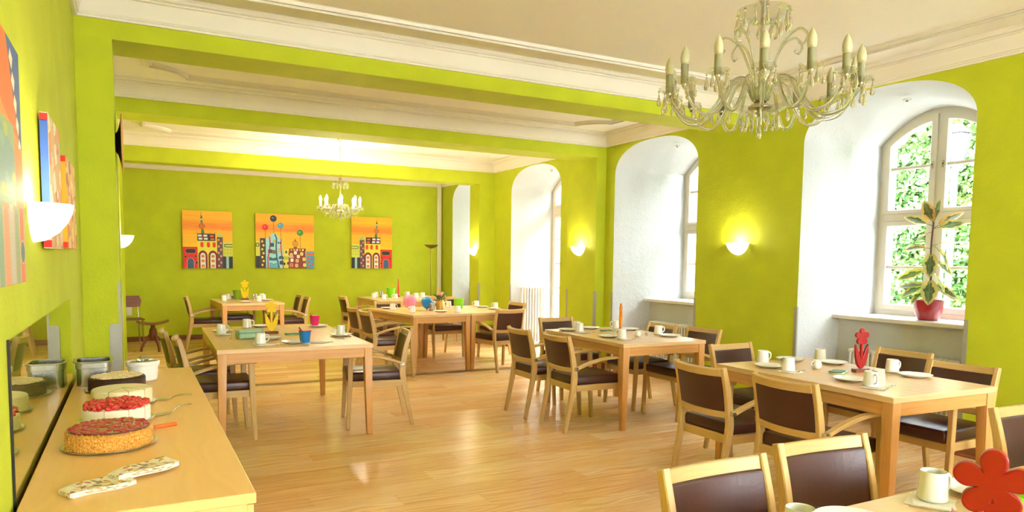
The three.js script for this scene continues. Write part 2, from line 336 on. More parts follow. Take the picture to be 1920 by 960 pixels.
skirting('baseboard_left', [[XL, -13.45, XL, -11.5], [XL, -11.08, XL, -8.5], [XL, -7.8, XL, -5.75], [XL, -5.33, XL, 3.2]]);
// grey protective angles on the corners of piers and niches
let trimNo = 0;
for (const [x, z, sx, sz, h] of [[XR, -4.655, -1, 1, 1.04], [XR, -3.115, -1, -1, 1.04], [XR, -7.6, -1, 1, 1.04], [XR, -6.06, -1, -1, 1.05], [XR, -10.46, -1, 1, 1.04], [5.403, -7.8, -1, 1, 1.05], [5.403, -8.5, -1, -1, 1.05], [5.255, -11.08, -1, 1, 1.05], [5.255, -11.46, -1, -1, 1.05], [-0.082, -5.335, 1, 1, 1.27], [-0.1, -7.8, 1, 1, 1.2]]) {
  const o = setting(`trim_${++trimNo}`), niche = x === XR, w = 0.03, t = 0.003;
  const low = h > 1.1;
  const inward = niche ? -sz : sz, g = [boxMM(Math.min(x, x + sx * t), Math.max(x, x + sx * t), 0.09, h, Math.min(z, z + (niche ? sz * -1 : -sz) * w), Math.max(z, z + (niche ? -sz : -sz) * w))];
  if (niche) g.push(boxMM(x - t, x + w, 0.09, h, Math.min(z, z + sz * t), Math.max(z, z + sz * t)));
  else g.push(boxMM(Math.min(x + sx * t, x - sx * (low ? 0.008 : w)), Math.max(x + sx * t, x - sx * (low ? 0.008 : w)), 0.09, h, Math.min(z, z + inward * t), Math.max(z, z + inward * t)));
  part('corner_guard', g, M.guard, o);
}
{ const o = setting(`trim_${++trimNo}`); part('guard_plate', extrude(shapeOf([[-0.15, 0.09], [-0.09, 0.09], [-0.09, 0.98], [-0.1, 0.995], [-0.12, 1.0], [-0.14, 0.995], [-0.15, 0.98]]), 0.006, 0.001).translate(0.004, 0, -5.334), M.guard, o); }

// ------------------------------------------------------------------ outside
const ground = setting('ground');
part('ground_face', boxMM(7.2, 40, -1.2, -0.6, -45, 20), std({ color: '#8b8a80', roughness: 0.95 }), ground);
{
  const t = thing('ivy_wall', 'tall ivy-covered wall outside the windows with dense green leaves', 'ivy wall', [13.2, -0.6, 0]);
  part('wall_core', boxMM(0, 0.5, 0, 6.6, -10.9, 4.5), std({ color: '#46602c', roughness: 0.9 }), t);
  const leafShape = new THREE.Shape(); leafShape.moveTo(0, -0.5); leafShape.quadraticCurveTo(0.55, -0.3, 0.42, 0.1); leafShape.quadraticCurveTo(0.2, 0.2, 0, 0.55); leafShape.quadraticCurveTo(-0.2, 0.2, -0.42, 0.1); leafShape.quadraticCurveTo(-0.55, -0.3, 0, -0.5);
  const lg = new THREE.ShapeGeometry(leafShape, 3); lg.rotateY(-Math.PI / 2);
  const N = 80000, im = new THREE.InstancedMesh(lg, std({ color: '#ffffff', roughness: 0.42, side: THREE.DoubleSide }), N), m = new THREE.Matrix4(), q = new THREE.Quaternion(), e = new THREE.Euler(), col = new THREE.Color();
  im.name = 'leaves'; im.userData.kind = 'stuff';
  for (let i = 0; i < N; i++) {
    const dense = i < 62000, z = dense ? rr(-10.5, -4.5) : rr(-10.9, 4.5), y = rr(0, 6.7), bulge = 0.35 * fbm(z * 0.8, y * 0.8, 3) + 0.12 * fbm(z * 3, y * 3, 5);
    e.set(rr(-0.7, 0.7), rr(-0.9, 0.9), rr(-3.1, 3.1)); q.setFromEuler(e);
    const s = dense ? rr(0.05, 0.1) : rr(0.12, 0.22);
    m.compose(V3(-0.16 - bulge * 0.6 + rr(-0.16, 0.1), y, z), q, V3(s, s, s)); im.setMatrixAt(i, m);
    const k = rr(0.7, 1.3), yel = Math.max(0, fbm(z * 0.5, y * 0.6, 9)) * 0.7; im.setColorAt(i, col.setRGB((0.075 + 0.12 * yel) * k, (0.17 + 0.04 * yel) * k, 0.04 * k));
  }
  t.add(im);
}
{
  const t = thing('street_lantern', 'street lantern on a slim dark post outside the plant window', 'street lamp', [9.9, -0.6, -5.8]);
  part('post', lathe([[0, 0], [0.09, 0], [0.08, 0.4], [0.05, 0.5], [0.042, 3.3], [0.07, 3.34], [0.03, 3.38], [0, 3.4]], 16), M.darkSteel, t);
  const ln = part('lantern_glass', new THREE.CylinderGeometry(0.17, 0.1, 0.42, 4, 1).rotateY(Math.PI / 4).translate(0, 3.61, 0), std({ color: '#f4f4f0', roughness: 0.3 }), t);
  part('lantern_frame', [0, 1, 2, 3].map((i) => { const a = (i / 4) * 2 * Math.PI + Math.PI / 2, c = Math.cos(a), s = Math.sin(a); return tube([[0.1 * c, 3.4, 0.1 * s], [0.172 * c, 3.82, 0.172 * s]], 0.012, 4, 6); }), M.black, ln);
  part('lantern_roof', new THREE.CylinderGeometry(0.03, 0.21, 0.14, 4).rotateY(Math.PI / 4).translate(0, 3.9, 0), M.black, ln);
}

// ------------------------------------------------------------------ furniture: tables
function makeTable(w, d, top = 0.75) {       // centred on the origin, long side along z
  const t = new THREE.Group(), T = 0.034, A = 0.074, L = 0.068, i = 0.006;
  part('tabletop', uvBox(rbox(w, T, d, 0.004, 0, top - T / 2, 0, 1), d > w ? 'z' : 'x'), M.top, t);
  const y = top - T - A / 2;
  for (const s of [-1, 1]) {
    part('apron', uvBox(box(w - 2 * L - 2 * i, A, 0.022, 0, y, s * (d / 2 - i - 0.018))), M.leg, t);
    part('apron', uvBox(box(0.022, A, d - 2 * L - 2 * i, s * (w / 2 - i - 0.018), y, 0)), M.leg, t);
  }
  for (const sx of [-1, 1]) for (const sz of [-1, 1]) {
    const H = top - T, g = new RoundedBoxGeometry(L, H, L, 1, 0.004).translate(0, H / 2, 0), p = g.attributes.position;
    for (let k = 0; k < p.count; k++) { const yy = p.getY(k), f = yy < H * 0.5 ? 0.66 : 1; p.setX(k, sx * (p.getX(k) * sx - (1 - f) * (p.getX(k) * sx + L / 2) * 1)); p.setZ(k, sz * (p.getZ(k) * sz - (1 - f) * (p.getZ(k) * sz + L / 2) * 1)); }
    // inner faces taper towards the foot, outer faces stay plumb
    for (let k = 0; k < p.count; k++) if (p.getY(k) < H * 0.5) { p.setX(k, p.getX(k) + sx * L * 0.34); p.setZ(k, p.getZ(k) + sz * L * 0.34); }
    g.computeVertexNormals();
    const leg = part('leg', uvBox(toCreasedNormals(g, 0.6), 'y'), M.leg, t); leg.position.set(sx * (w / 2 - i - L / 2), 0, sz * (d / 2 - i - L / 2));
    part('foot_glide', cyl(0.016, 0.016, 0.004, sx * L * 0.17, 0.0, sz * L * 0.17, 12), M.black, leg);
  }
  return t;
}
function table(w, d, x, z, turn, label, group) { const t = makeTable(w, d); t.name = numbered('dining_table'); t.position.set(x, 0, z); t.rotation.y = turn * D2R; scene.add(t); return tag(t, label, 'table', group); }
table(1.4, 0.9, 1.95, -0.86, 0, 'beech dining table in the foreground under the large red flower cutout');
table(1.4, 0.9, 3.36, -0.86, 0, 'beech dining table at the lower right edge, end to end with the foreground table');
table(0.9, 1.34, 3.985, -2.955, -2.2, 'beech dining table in front of the plant window with a red flower cutout on it');
table(0.9, 1.38, 4.115, -5.49, -1.8, 'beech dining table with an orange flower cutout, beside the second window niche');
table(1.19, 1.89, 1.152, -6.59, -1.4, 'wide beech dining table on the left with the mint lunch box on it');
table(0.9, 1.38, 1.575, -11.95, 2.0, 'beech dining table at the back left by the painted wall');
table(0.835, 1.4, 3.392, -9.055, 6, 'beech dining table carrying the pink and blue balloons, left of a joined pair', '');
table(0.835, 1.4, 4.229, -9.143, 6, 'right-hand beech dining table of the joined pair in the middle of the room', '');
table(1.4, 1.38, 4.3, -12.07, 0, 'beech dining table at the back right carrying a tall green pot and pink rabbit stick');
for (const o of scene.children) if (o.userData.group === '') delete o.userData.group;

// ------------------------------------------------------------------ furniture: armchairs
function makeChair() {                        // faces +z; origin on the floor below the seat
  const t = new THREE.Group();
  const stile = band([[-0.295, 0.0, 0.015], [-0.25, 0.22, 0.02], [-0.212, 0.42, 0.026], [-0.212, 0.52, 0.025], [-0.236, 0.67, 0.021], [-0.275, 0.82, 0.016]], 20);
  for (const s of [-1, 1]) {
    part('rear_leg', uvBox(sideProfile(stile, 0.03, s * 0.205, 0.004), 'y'), M.beech, t);
    const fl = band([[0.262, 0.0, 0.0145], [0.245, 0.3, 0.02], [0.235, 0.614, 0.0205]], 8);
    part('front_leg', uvBox(sideProfile(fl, 0.032, s * 0.24, 0.004), 'y'), M.beech, t);
    const arm = band([[-0.2, 0.548, 0.011], [-0.06, 0.592, 0.012], [0.1, 0.62, 0.012], [0.275, 0.622, 0.0095]], 16);
    const ar = part('armrest', uvBox(sideProfile(arm, 0.042, s * 0.236, 0.005), 'z'), M.beech, t);
    part('bracket', [rbox(0.022, 0.03, 0.045, 0.004, s * 0.231, 0.542, -0.2), cyl(0.006, 0.006, 0.008).rotateZ(Math.PI / 2).translate(s * 0.246 + 0.004, 0.546, -0.2)], M.steel, ar);
  }
  part('seat_frame', [[-0.19, 0.19, 0.185, 0.205], [-0.19, 0.19, -0.215, -0.195]].map(([x0, x1, z0, z1]) => uvBox(boxMM(x0, x1, 0.35, 0.402, z0, z1), 'x')).concat([-1, 1].map((s) => uvBox(boxMM(s * 0.215 - 0.011, s * 0.215 + 0.011, 0.35, 0.402, -0.2, 0.235), 'z')), [uvBox(boxMM(-0.225, 0.225, 0.35, 0.402, 0.215, 0.237), 'x')]), M.beech, t);
  { // padded seat: broader in front, domed
    const g = new RoundedBoxGeometry(0.445, 0.078, 0.475, 4, 0.024), p = g.attributes.position;
    for (let i = 0; i < p.count; i++) { const x = p.getX(i), z = p.getZ(i), f = z < 0 ? 0.9 + 0.1 * (1 + z / 0.2375) : 1; p.setX(i, x * f); if (p.getY(i) > 0.02) p.setY(i, p.getY(i) + 0.012 * (1 - (x / 0.23) ** 2) * (1 - (z / 0.245) ** 2)); }
    g.computeVertexNormals(); part('seat', uvBox(toCreasedNormals(g.translate(0, 0.436, 0.03), 0.9)), M.leather, t);
  }
  const tilt = (g) => g.translate(0, -0.5, 0.212).rotateX(-0.205).translate(0, 0.5, -0.212);
  const bow = (x, k = 0.026) => -k * (1 - (x / 0.2) ** 2);       // the back is hollow towards the sitter
  const slab = (hw, t0, t1, k) => { const a = [], b = []; for (let i = 0; i <= 12; i++) { const x = -hw + (2 * hw * i) / 12; a.push([x, bow(x, k) + t1]); b.unshift([x, bow(x, k) + t0]); } return [...a, ...b]; };
  part('top_rail', uvBox(tilt(planProfile(slab(0.194, -0.229, -0.197), 0.047, 0.775, 0.004)), 'x'), M.beech, t);
  part('lower_rail', uvBox(tilt(planProfile(slab(0.192, -0.225, -0.2), 0.042, 0.512, 0.004)), 'x'), M.beech, t);
  part('backrest', uvBox(tilt(planProfile(slab(0.191, -0.223, -0.188), 0.226, 0.552, 0.011, 3))), M.leather, t);
  return t;
}
const chair0 = makeChair(); chair0.name = 'armchair'; used.set('armchair', 1); scene.add(chair0); tag(chair0, '', 'chair');
let firstChair = true;
function chair(x, z, deg, label, group) {
  if (firstChair) { firstChair = false; chair0.position.set(x, 0, z); chair0.rotation.y = deg * D2R; chair0.userData.label = label; if (group) chair0.userData.group = group; return; }
  dup(chair0, [x, 0, z], deg * D2R, label, group);
}
const G0 = 'chairs at the foreground table', G1 = 'chairs at the plant window table', G2 = 'chairs at the orange flower table', GL = 'chairs at the wide left table', GR = 'chairs at the back left table', GM = 'chairs at the joined middle tables', GB = 'chairs at the back right table';
chair(1.61, -1.37, 0, 'brown leather armchair in the foreground at lower centre, leftmost behind the front table', G0);
chair(2.155, -1.42, -4, 'brown leather armchair in the foreground between another and the red flower', G0);
chair(3.54, -1.45, -4, 'brown leather armchair cut off by the right edge, behind the big red flower', G0);
chair(3.365, -3.31, 90, 'brown leather armchair seen from behind, left side of plant window table, farther of two', G1);
chair(3.41, -2.7, 90, 'brown leather armchair seen from behind, left side of plant window table, nearer of two', G1);
chair(4.12, -3.8, 0, 'brown leather armchair at the far end of the plant window table, facing us', G1);
chair(4.76, -3.25, -92, 'brown leather armchair before the radiator, farther one on window side of plant window table', G1);
chair(4.44, -2.632, -90, 'brown leather armchair nearest on the window side of the plant window table, against yellow-green wall', G1);
chair(3.435, -5.78, 88, 'brown leather armchair seen from behind, left of orange flower table, farther of two', G2);
chair(3.465, -5.165, 89, 'brown leather armchair seen from behind, left of orange flower table, nearer of two', G2);
chair(4.148, -6.46, 0, 'brown leather armchair at the far end of the orange flower table', G2);
chair(4.52, -5.68, -91, 'brown leather armchair by the second niche radiator, right of orange flower table', G2);
chair(4.59, -5.145, -89, 'brown leather armchair right of orange flower table in front of the green pier', G2);
chair(0.49, -6.68, 91, 'brown leather armchair left of the wide table behind the cake counter, farther of two', GL);
chair(0.565, -6.07, 90, 'brown leather armchair left of the wide table behind the cake counter, nearer of two', GL);
chair(1.877, -6.08, -100, 'brown leather armchair alone on the right side of the wide left table', GL);
chair(1.0, -12.15, 88, 'brown leather armchair on the left side of the back left table', GR);
chair(1.55, -12.85, 0, 'brown leather armchair at the wall end of the back left table', GR);
chair(2.2, -12.25, -90, 'brown leather armchair right of the back left table, farther of two', GR);
chair(2.2, -11.66, -92, 'brown leather armchair right of the back left table, nearer of two', GR);
chair(2.755, -9.03, 90, 'brown leather armchair seen from behind left of the balloon table, farther of two', GM);
chair(2.735, -8.4, 91, 'brown leather armchair seen from behind left of the balloon table, nearer of two', GM);
chair(3.36, -9.92, 4, 'brown leather armchair behind the pink balloon, far side of joined tables', GM);
chair(4.07, -9.87, 3, 'brown leather armchair behind the gold vase, far side of joined tables', GM);
chair(4.27, -8.36, 186, 'brown leather armchair with its back to us at the near edge of the joined tables', GM);
chair(4.82, -9.34, -84, 'brown leather armchair at the radiator end of the joined tables', GM);
chair(3.34, -11.75, 90, 'brown leather armchair left of the back right table near the painted wall', GB);
chair(4.66, -11.5, 182, 'brown leather armchair behind the gold vase flowers, at the back right table', GB);

// saddle stool and the half hidden chair behind the pier
{
  const t = thing('saddle_stool', 'reddish wooden saddle stool on three curved legs before the back wall', 'stool', [0.245, 0, -12.02]);
  const a = []; for (let i = 0; i <= 20; i++) { const x = -0.22 + 0.022 * i; a.push([x, 0.405 + 0.045 * (x / 0.22) ** 2]); }
  const sh = shapeOf([...a, ...a.slice().reverse().map(([x, y]) => [x, y + 0.024])]);
  part('seat', uvBox(extrude(sh, 0.26, 0.008, 2).translate(0, 0, -0.13)), M.brownWood, t);
  part('column', uvBox(lathe([[0, 0.17], [0.05, 0.17], [0.058, 0.25], [0.05, 0.33], [0.03, 0.36], [0.03, 0.41], [0, 0.41]], 16), 'y'), M.brownWood, t);
  for (const k of [0.5, 2.6, 4.7]) part('leg', uvBox(sideProfile(band([[0.03, 0.24, 0.035], [0.09, 0.18, 0.024], [0.15, 0.08, 0.019], [0.165, 0.0, 0.018]], 10), 0.028, 0).rotateY(k)), M.brownWood, t);
}
{
  const t = thing('shell_chair', 'dark brown plywood chair half hidden behind the left pier', 'chair', [-0.055, 0, -12.75], 0.15);
  part('backrest', uvBox(extrude(shapeOf([[-0.17, 0.62], [0.17, 0.62], [0.19, 0.72], [0.16, 0.8], [-0.16, 0.8], [-0.19, 0.72]]), 0.014, 0.004).translate(0, 0, -0.18)), M.brownWood, t);
  part('seat', uvBox(rbox(0.36, 0.02, 0.36, 0.008, 0, 0.44, 0)), M.brownWood, t);
  for (const s of [-1, 1]) { part('leg', tube([[s * 0.16, 0, 0.17], [s * 0.15, 0.43, 0.15]], 0.01), M.steel, t); part('leg', tube([[s * 0.16, 0, -0.2], [s * 0.14, 0.43, -0.16], [s * 0.13, 0.7, -0.19]], 0.01), M.steel, t); }
}
// torchiere in the far corner
{
  const t = thing('floor_lamp', 'slender brass uplighter floor lamp in the far right corner', 'lamp', [5.1, 0, -12.9]);
  part('base', lathe([[0, 0], [0.13, 0], [0.13, 0.012], [0.03, 0.025], [0.012, 0.04], [0, 0.04]]), M.brass, t);
  part('pole', cyl(0.011, 0.011, 1.64, 0, 0.03, 0, 12), M.brass, t);
  part('lamp_shade', lathe([[0.012, 1.655], [0.05, 1.665], [0.11, 1.695], [0.138, 1.728], [0.132, 1.728], [0.1, 1.7], [0.04, 1.675], [0, 1.67]]), M.brass, t);
}
// wall socket on the back wall
{ const t = thing('wall_socket', 'white double power socket on the back wall beside the left pier', 'socket', [-0.07, 0.52, ZF]); part('plate', rbox(0.08, 0.15, 0.012, 0.004, 0, 0, 0.006), M.china, t); for (const y of [-0.035, 0.035]) part('outlet', new THREE.TorusGeometry(0.02, 0.003, 8, 20).translate(0, y, 0.0125), M.sash, t); }
// round disc on the left pier
{
  const t = thing('wall_clock', 'round black-backed wall clock seen edge-on high on the left pier', 'clock', [-0.082, 2.2, -5.54]);
  part('housing', lathe([[0.0, 0], [0.06, 0], [0.075, 0.012], [0.1, 0.02], [0.14, 0.03], [0.18, 0.034], [0.185, 0.038], [0, 0.038]], 40).rotateZ(-Math.PI / 2), M.black, t);
  part('rim', new THREE.TorusGeometry(0.188, 0.006, 10, 48).rotateY(Math.PI / 2).translate(0.04, 0, 0), M.leg, t, 'pale wooden rim');
  part('face', new THREE.CircleGeometry(0.184, 40).rotateY(Math.PI / 2).translate(0.0395, 0, 0), M.china, t);
}
// radiators
function radiator(label, x, z, turn, n, h, y0) {
  const t = thing('radiator', label, 'radiator', [x, 0, z], turn), P = 0.046;
  const sec = merged([-0.05, 0, 0.05].map((d) => cyl(0.0115, 0.0115, h - 0.07, 0, y0 + 0.035, d, 8)).concat([new THREE.CapsuleGeometry(0.02, 0.1, 4, 8).rotateX(Math.PI / 2).translate(0, y0 + h - 0.03, 0), new THREE.CapsuleGeometry(0.02, 0.1, 4, 8).rotateX(Math.PI / 2).translate(0, y0 + 0.03, 0)]));
  for (let i = 0; i < n; i++) part('section', sec, M.radiator, t).position.x = (i - (n - 1) / 2) * P;
  for (const y of [y0 + 0.03, y0 + h - 0.03]) part('pipe', cyl(0.013, 0.013, n * P + 0.05, 0, 0, 0, 10).rotateZ(Math.PI / 2).translate((n * P + 0.05) / 2, y, 0), M.radiator, t);
  part('valve', [cyl(0.018, 0.02, 0.07, 0, 0, 0, 12).rotateX(0).translate((n * P) / 2 + 0.03, y0, 0)], M.darkSteel, t);
  for (const s of [-1, 1]) part('foot', box(0.02, y0 + 0.02, 0.1, s * n * P * 0.4, (y0 + 0.02) / 2, 0), M.radiator, t);
}
radiator('white column radiator under the sill of the plant window', 5.93, -3.85, Math.PI / 2, 21, 0.58, 0.1);
radiator('white column radiator under the sill of the second window niche', 5.93, -6.75, Math.PI / 2, 21, 0.6, 0.1);
radiator('tall white column radiator on the side of the garden door niche', 5.84, -10.22, -0.298, 9, 0.95, 0.08);

// ------------------------------------------------------------------ lamps
const glow = std({ color: '#fff6e2', emissive: new THREE.Color().setRGB(1, 0.9, 0.74), emissiveIntensity: 1.3, roughness: 0.4 });
function sconce(label, x, y, z, side, power) {      // half bowl of opal glass, open above
  const t = thing('wall_sconce', label, 'wall lamp', [x, y, z], side > 0 ? 0 : Math.PI, 'opal half-bowl sconces');
  const r = 0.14, d = 0.12, prof = [[0.002, -0.128], [0.3, -0.12], [0.6, -0.095], [0.82, -0.062], [0.94, -0.03], [1, 0], [0.97, 0], [0.9, -0.03], [0.78, -0.06], [0.55, -0.09], [0.3, -0.11], [0.002, -0.118]];
  const g = new THREE.LatheGeometry(prof.map(([a, b]) => V2(a, b)), 24, 0, Math.PI).rotateY(0); g.scale(d, 1, r);
  part('glass_shade', g, glow, t);
  part('back_plate', extrude(shapeOf([[-0.075, -0.07], [0.075, -0.07], [0.11, -0.01], [-0.11, -0.01]]), 0.016, 0.003).rotateY(Math.PI / 2), M.brass, t);
  const p = new THREE.PointLight(warm, power); p.position.set(0.075, 0.03, 0); p.shadow.radius = 2.2; p.castShadow = true; p.name = 'sconce_light'; t.add(p);
}
const LP = 0.5;
sconce('opal half-bowl wall lamp in the near left, above the cake counter', XL, 1.612, -2.85, 1, LP);
sconce('opal half-bowl wall lamp on the far left pier', -0.1, 1.645, -8.1, 1, LP);
sconce('opal half-bowl wall lamp on the wall between the two nearest window niches', XR, 1.655, -5.42, -1, LP);
sconce('opal half-bowl wall lamp on the pier left of the second window niche', 5.403, 1.645, -8.18, -1, LP);
sconce('opal half-bowl wall lamp farthest on the right, beside the gold vase flowers', 5.255, 1.645, -11.27, -1, LP);

// chandeliers
const dropGeo = lathe([[0, 0], [0.003, -0.004], [0.0035, -0.012], [0.0085, -0.036], [0.0105, -0.048], [0.0075, -0.058], [0, -0.062]], 6);
const beadGeo = new THREE.OctahedronGeometry(0.008).translate(0, -0.008, 0);
function drop(parent, x, y, z, s = 1) {
  const b = part('bead', beadGeo, M.glass, parent); b.position.set(x, y, z); b.scale.setScalar(s);
  const d = part('crystal_drop', dropGeo, M.glass, parent); d.position.set(x, y - 0.017 * s, z); d.scale.setScalar(s); d.rotation.y = rr(0, 3);
}
function chandelier(label, pos, o) {
  const t = thing('chandelier', label, 'chandelier', pos), { n, R, lit, k, phase } = o;     // y = 0 is the height of the candle dishes
  part('stem', lathe([[0, -0.115 * k], [0.012, -0.115 * k], [0.012, 0.05 * k], [0.02, 0.07 * k], [0.012, 0.1 * k], [0.011, 0.4 * k], [0.022, 0.42 * k], [0.008, 0.45 * k], [0.005, 0.5 * k], [0, 0.5 * k]], 16), lit ? M.brass : M.steel, t);
  // lower bowl, upper crown dish
  part('bowl', lathe([[0.012, -0.105], [0.07, -0.098], [0.115, -0.07], [0.13, -0.03], [0.126, -0.03], [0.11, -0.066], [0.066, -0.092], [0.012, -0.098]].map(([a, b]) => [a * k, b * k]), 28), M.thinGlass, t);
  part('hub', lathe([[0, -0.08], [0.05, -0.075], [0.055, -0.062], [0.03, -0.045], [0.018, -0.02], [0.012, 0]].map(([a, b]) => [a * k, b * k]), 20), lit ? M.brass : M.steel, t);
  part('crown', lathe([[0.012, 0.32], [0.06, 0.325], [0.105, 0.345], [0.12, 0.375], [0.115, 0.372], [0.1, 0.35], [0.06, 0.332], [0.012, 0.33]].map(([a, b]) => [a * k, b * k]), 28), M.thinGlass, t);
  for (let i = 0; i < 14; i++) { const a = (i / 14) * 2 * Math.PI; drop(t, 0.117 * k * Math.cos(a), 0.37 * k, 0.117 * k * Math.sin(a), 1.15 * k); }
  for (let i = 0; i < 16; i++) { const a = (i / 16) * 2 * Math.PI; drop(t, 0.085 * k * Math.cos(a), -0.092 * k, 0.085 * k * Math.sin(a), 0.95 * k); }
  drop(t, 0, -0.112 * k, 0, 1.25 * k);
  // upswept scrolls
  if (!lit) for (let i = 0; i < 7; i++) {
    const a = (i / 7) * 2 * Math.PI + 0.3, c = Math.cos(a), s = Math.sin(a);
    part('scroll', tube([[0.03, 0.02], [0.06, 0.13], [0.11, 0.23], [0.17, 0.262], [0.205, 0.225], [0.185, 0.19], [0.165, 0.205]].map(([r, y]) => [r * c, y, r * s]), 0.0055, 28, 6), M.glass, t);
  }
  const arm = tube([[0.03, -0.03], [0.08, 0.055], [0.14, 0.05], [0.2, -0.05], [0.27, -0.118], [0.35, -0.105], [0.4, -0.045], [0.42, 0.0]].map(([r, y]) => [(r / 0.42) * R, y * k * (lit ? 0.8 : 1), 0]), 0.0085 * k, 36, 8);
  const dish = lathe([[0.008, 0.0], [0.03, 0.004], [0.045, 0.014], [0.05, 0.024], [0.046, 0.022], [0.03, 0.009], [0.008, 0.006]].map(([a, b]) => [a * k, b * k]), 14);
  const sleeve = lathe([[0, 0.002], [0.0165, 0.002], [0.0165, 0.086], [0.014, 0.088], [0, 0.088]].map(([a, b]) => [a * k, b * k]), 14), bulb = lathe([[0, 0.084], [0.0165, 0.086], [0.019, 0.098], [0.0205, 0.115], [0.017, 0.136], [0.0095, 0.154], [0.002, 0.166], [0, 0.167]].map(([a, b]) => [a * k, b * k]), 14);
  const cup = lathe([[0, -0.02], [0.006, -0.018], [0.012, -0.005], [0.016, 0.01], [0, 0.01]].map(([a, b]) => [a * k, b * k]), 12);
  for (let i = 0; i < n; i++) {
    const a = (i / n) * 2 * Math.PI + phase, c = Math.cos(a), s = Math.sin(a), g = new THREE.Group();
    const ar = part('arm', arm, M.glass, t); ar.rotation.y = -a;
    const lightHere = [R * c, 0, R * s];
    for (const [nm, ge, mt] of [['candle_dish', dish, M.thinGlass], ['socket_cup', cup, lit ? M.brass : M.steel], ['candle_sleeve', sleeve, lit ? M.china : M.sleeve], ['bulb', bulb, lit ? bulbLit : M.frosted]]) part(nm, ge, mt, t).position.set(...lightHere);
    const nd = lit ? 6 : 5;
    for (let j = 0; j < nd; j++) { const b = (j / nd) * 2 * Math.PI + a; drop(t, R * c + 0.047 * k * Math.cos(b), 0.016 * k, R * s + 0.047 * k * Math.sin(b), 0.95 * k); }
    if (lit) for (let j = 1; j < 4; j++) { const q = j / 4; drop(t, R * c * q, -0.03 - 0.06 * Math.sin(q * Math.PI), R * s * q, 0.9 * k); }
    if (lit) { const p = new THREE.PointLight(warm, o.power); p.position.set(R * c, 0.122 * k, R * s); p.shadow.radius = 0.5; p.castShadow = true; p.name = 'candle_light'; t.add(p); }
  }
  const top = YC - pos[1];
  part('chain', [...Array(Math.round((top - 0.5 * k) / 0.028))].map((_, i) => new THREE.TorusGeometry(0.011, 0.0022, 5, 10).scale(0.7, 1.5, 1).rotateY(i % 2 ? Math.PI / 2 : 0).translate(0, 0.5 * k + 0.014 + i * 0.028, 0)), lit ? M.brass : M.steel, t);
  part('canopy', lathe([[0, top], [0.05, top - 0.001], [0.045, top - 0.02], [0.02, top - 0.045], [0.008, top - 0.05], [0, top - 0.05]], 20), lit ? M.brass : M.steel, t);
}
const bulbLit = std({ color: '#fff4dc', emissive: new THREE.Color().setRGB(1, 0.82, 0.52), emissiveIntensity: 4, roughness: 0.4 });
chandelier('large crystal chandelier with unlit candle bulbs hanging at the upper right', [2.6, 2.235, -2.44], { n: 14, R: 0.42, lit: false, k: 1, phase: 0.12 });
chandelier('small crystal chandelier with lit candle bulbs in front of the back wall paintings', [2.59, 2.16, -10.0], { n: 8, R: 0.27, lit: true, k: 0.92, phase: 0.2, power: 0.8 });

// ceiling sensors in the niche vaults
{
  const t = thing('ceiling_sensor', 'small white spotlight disc in the vault of the plant window niche', 'spotlight', [5.9, 2.868, -3.9]);
  part('disc', cyl(0.035, 0.03, 0.016, 0, -0.012, 0, 20), M.china, t); part('lens', new THREE.SphereGeometry(0.012, 12, 8).translate(0, -0.014, 0), M.darkSteel, t);
  dup(t, [5.9, 2.868, -6.82], 0, 'small white spotlight disc in the vault of the second window niche');
  dup(t, [5.85, 2.87, -9.69], 0, 'small white spotlight disc in the vault of the garden door niche');
}

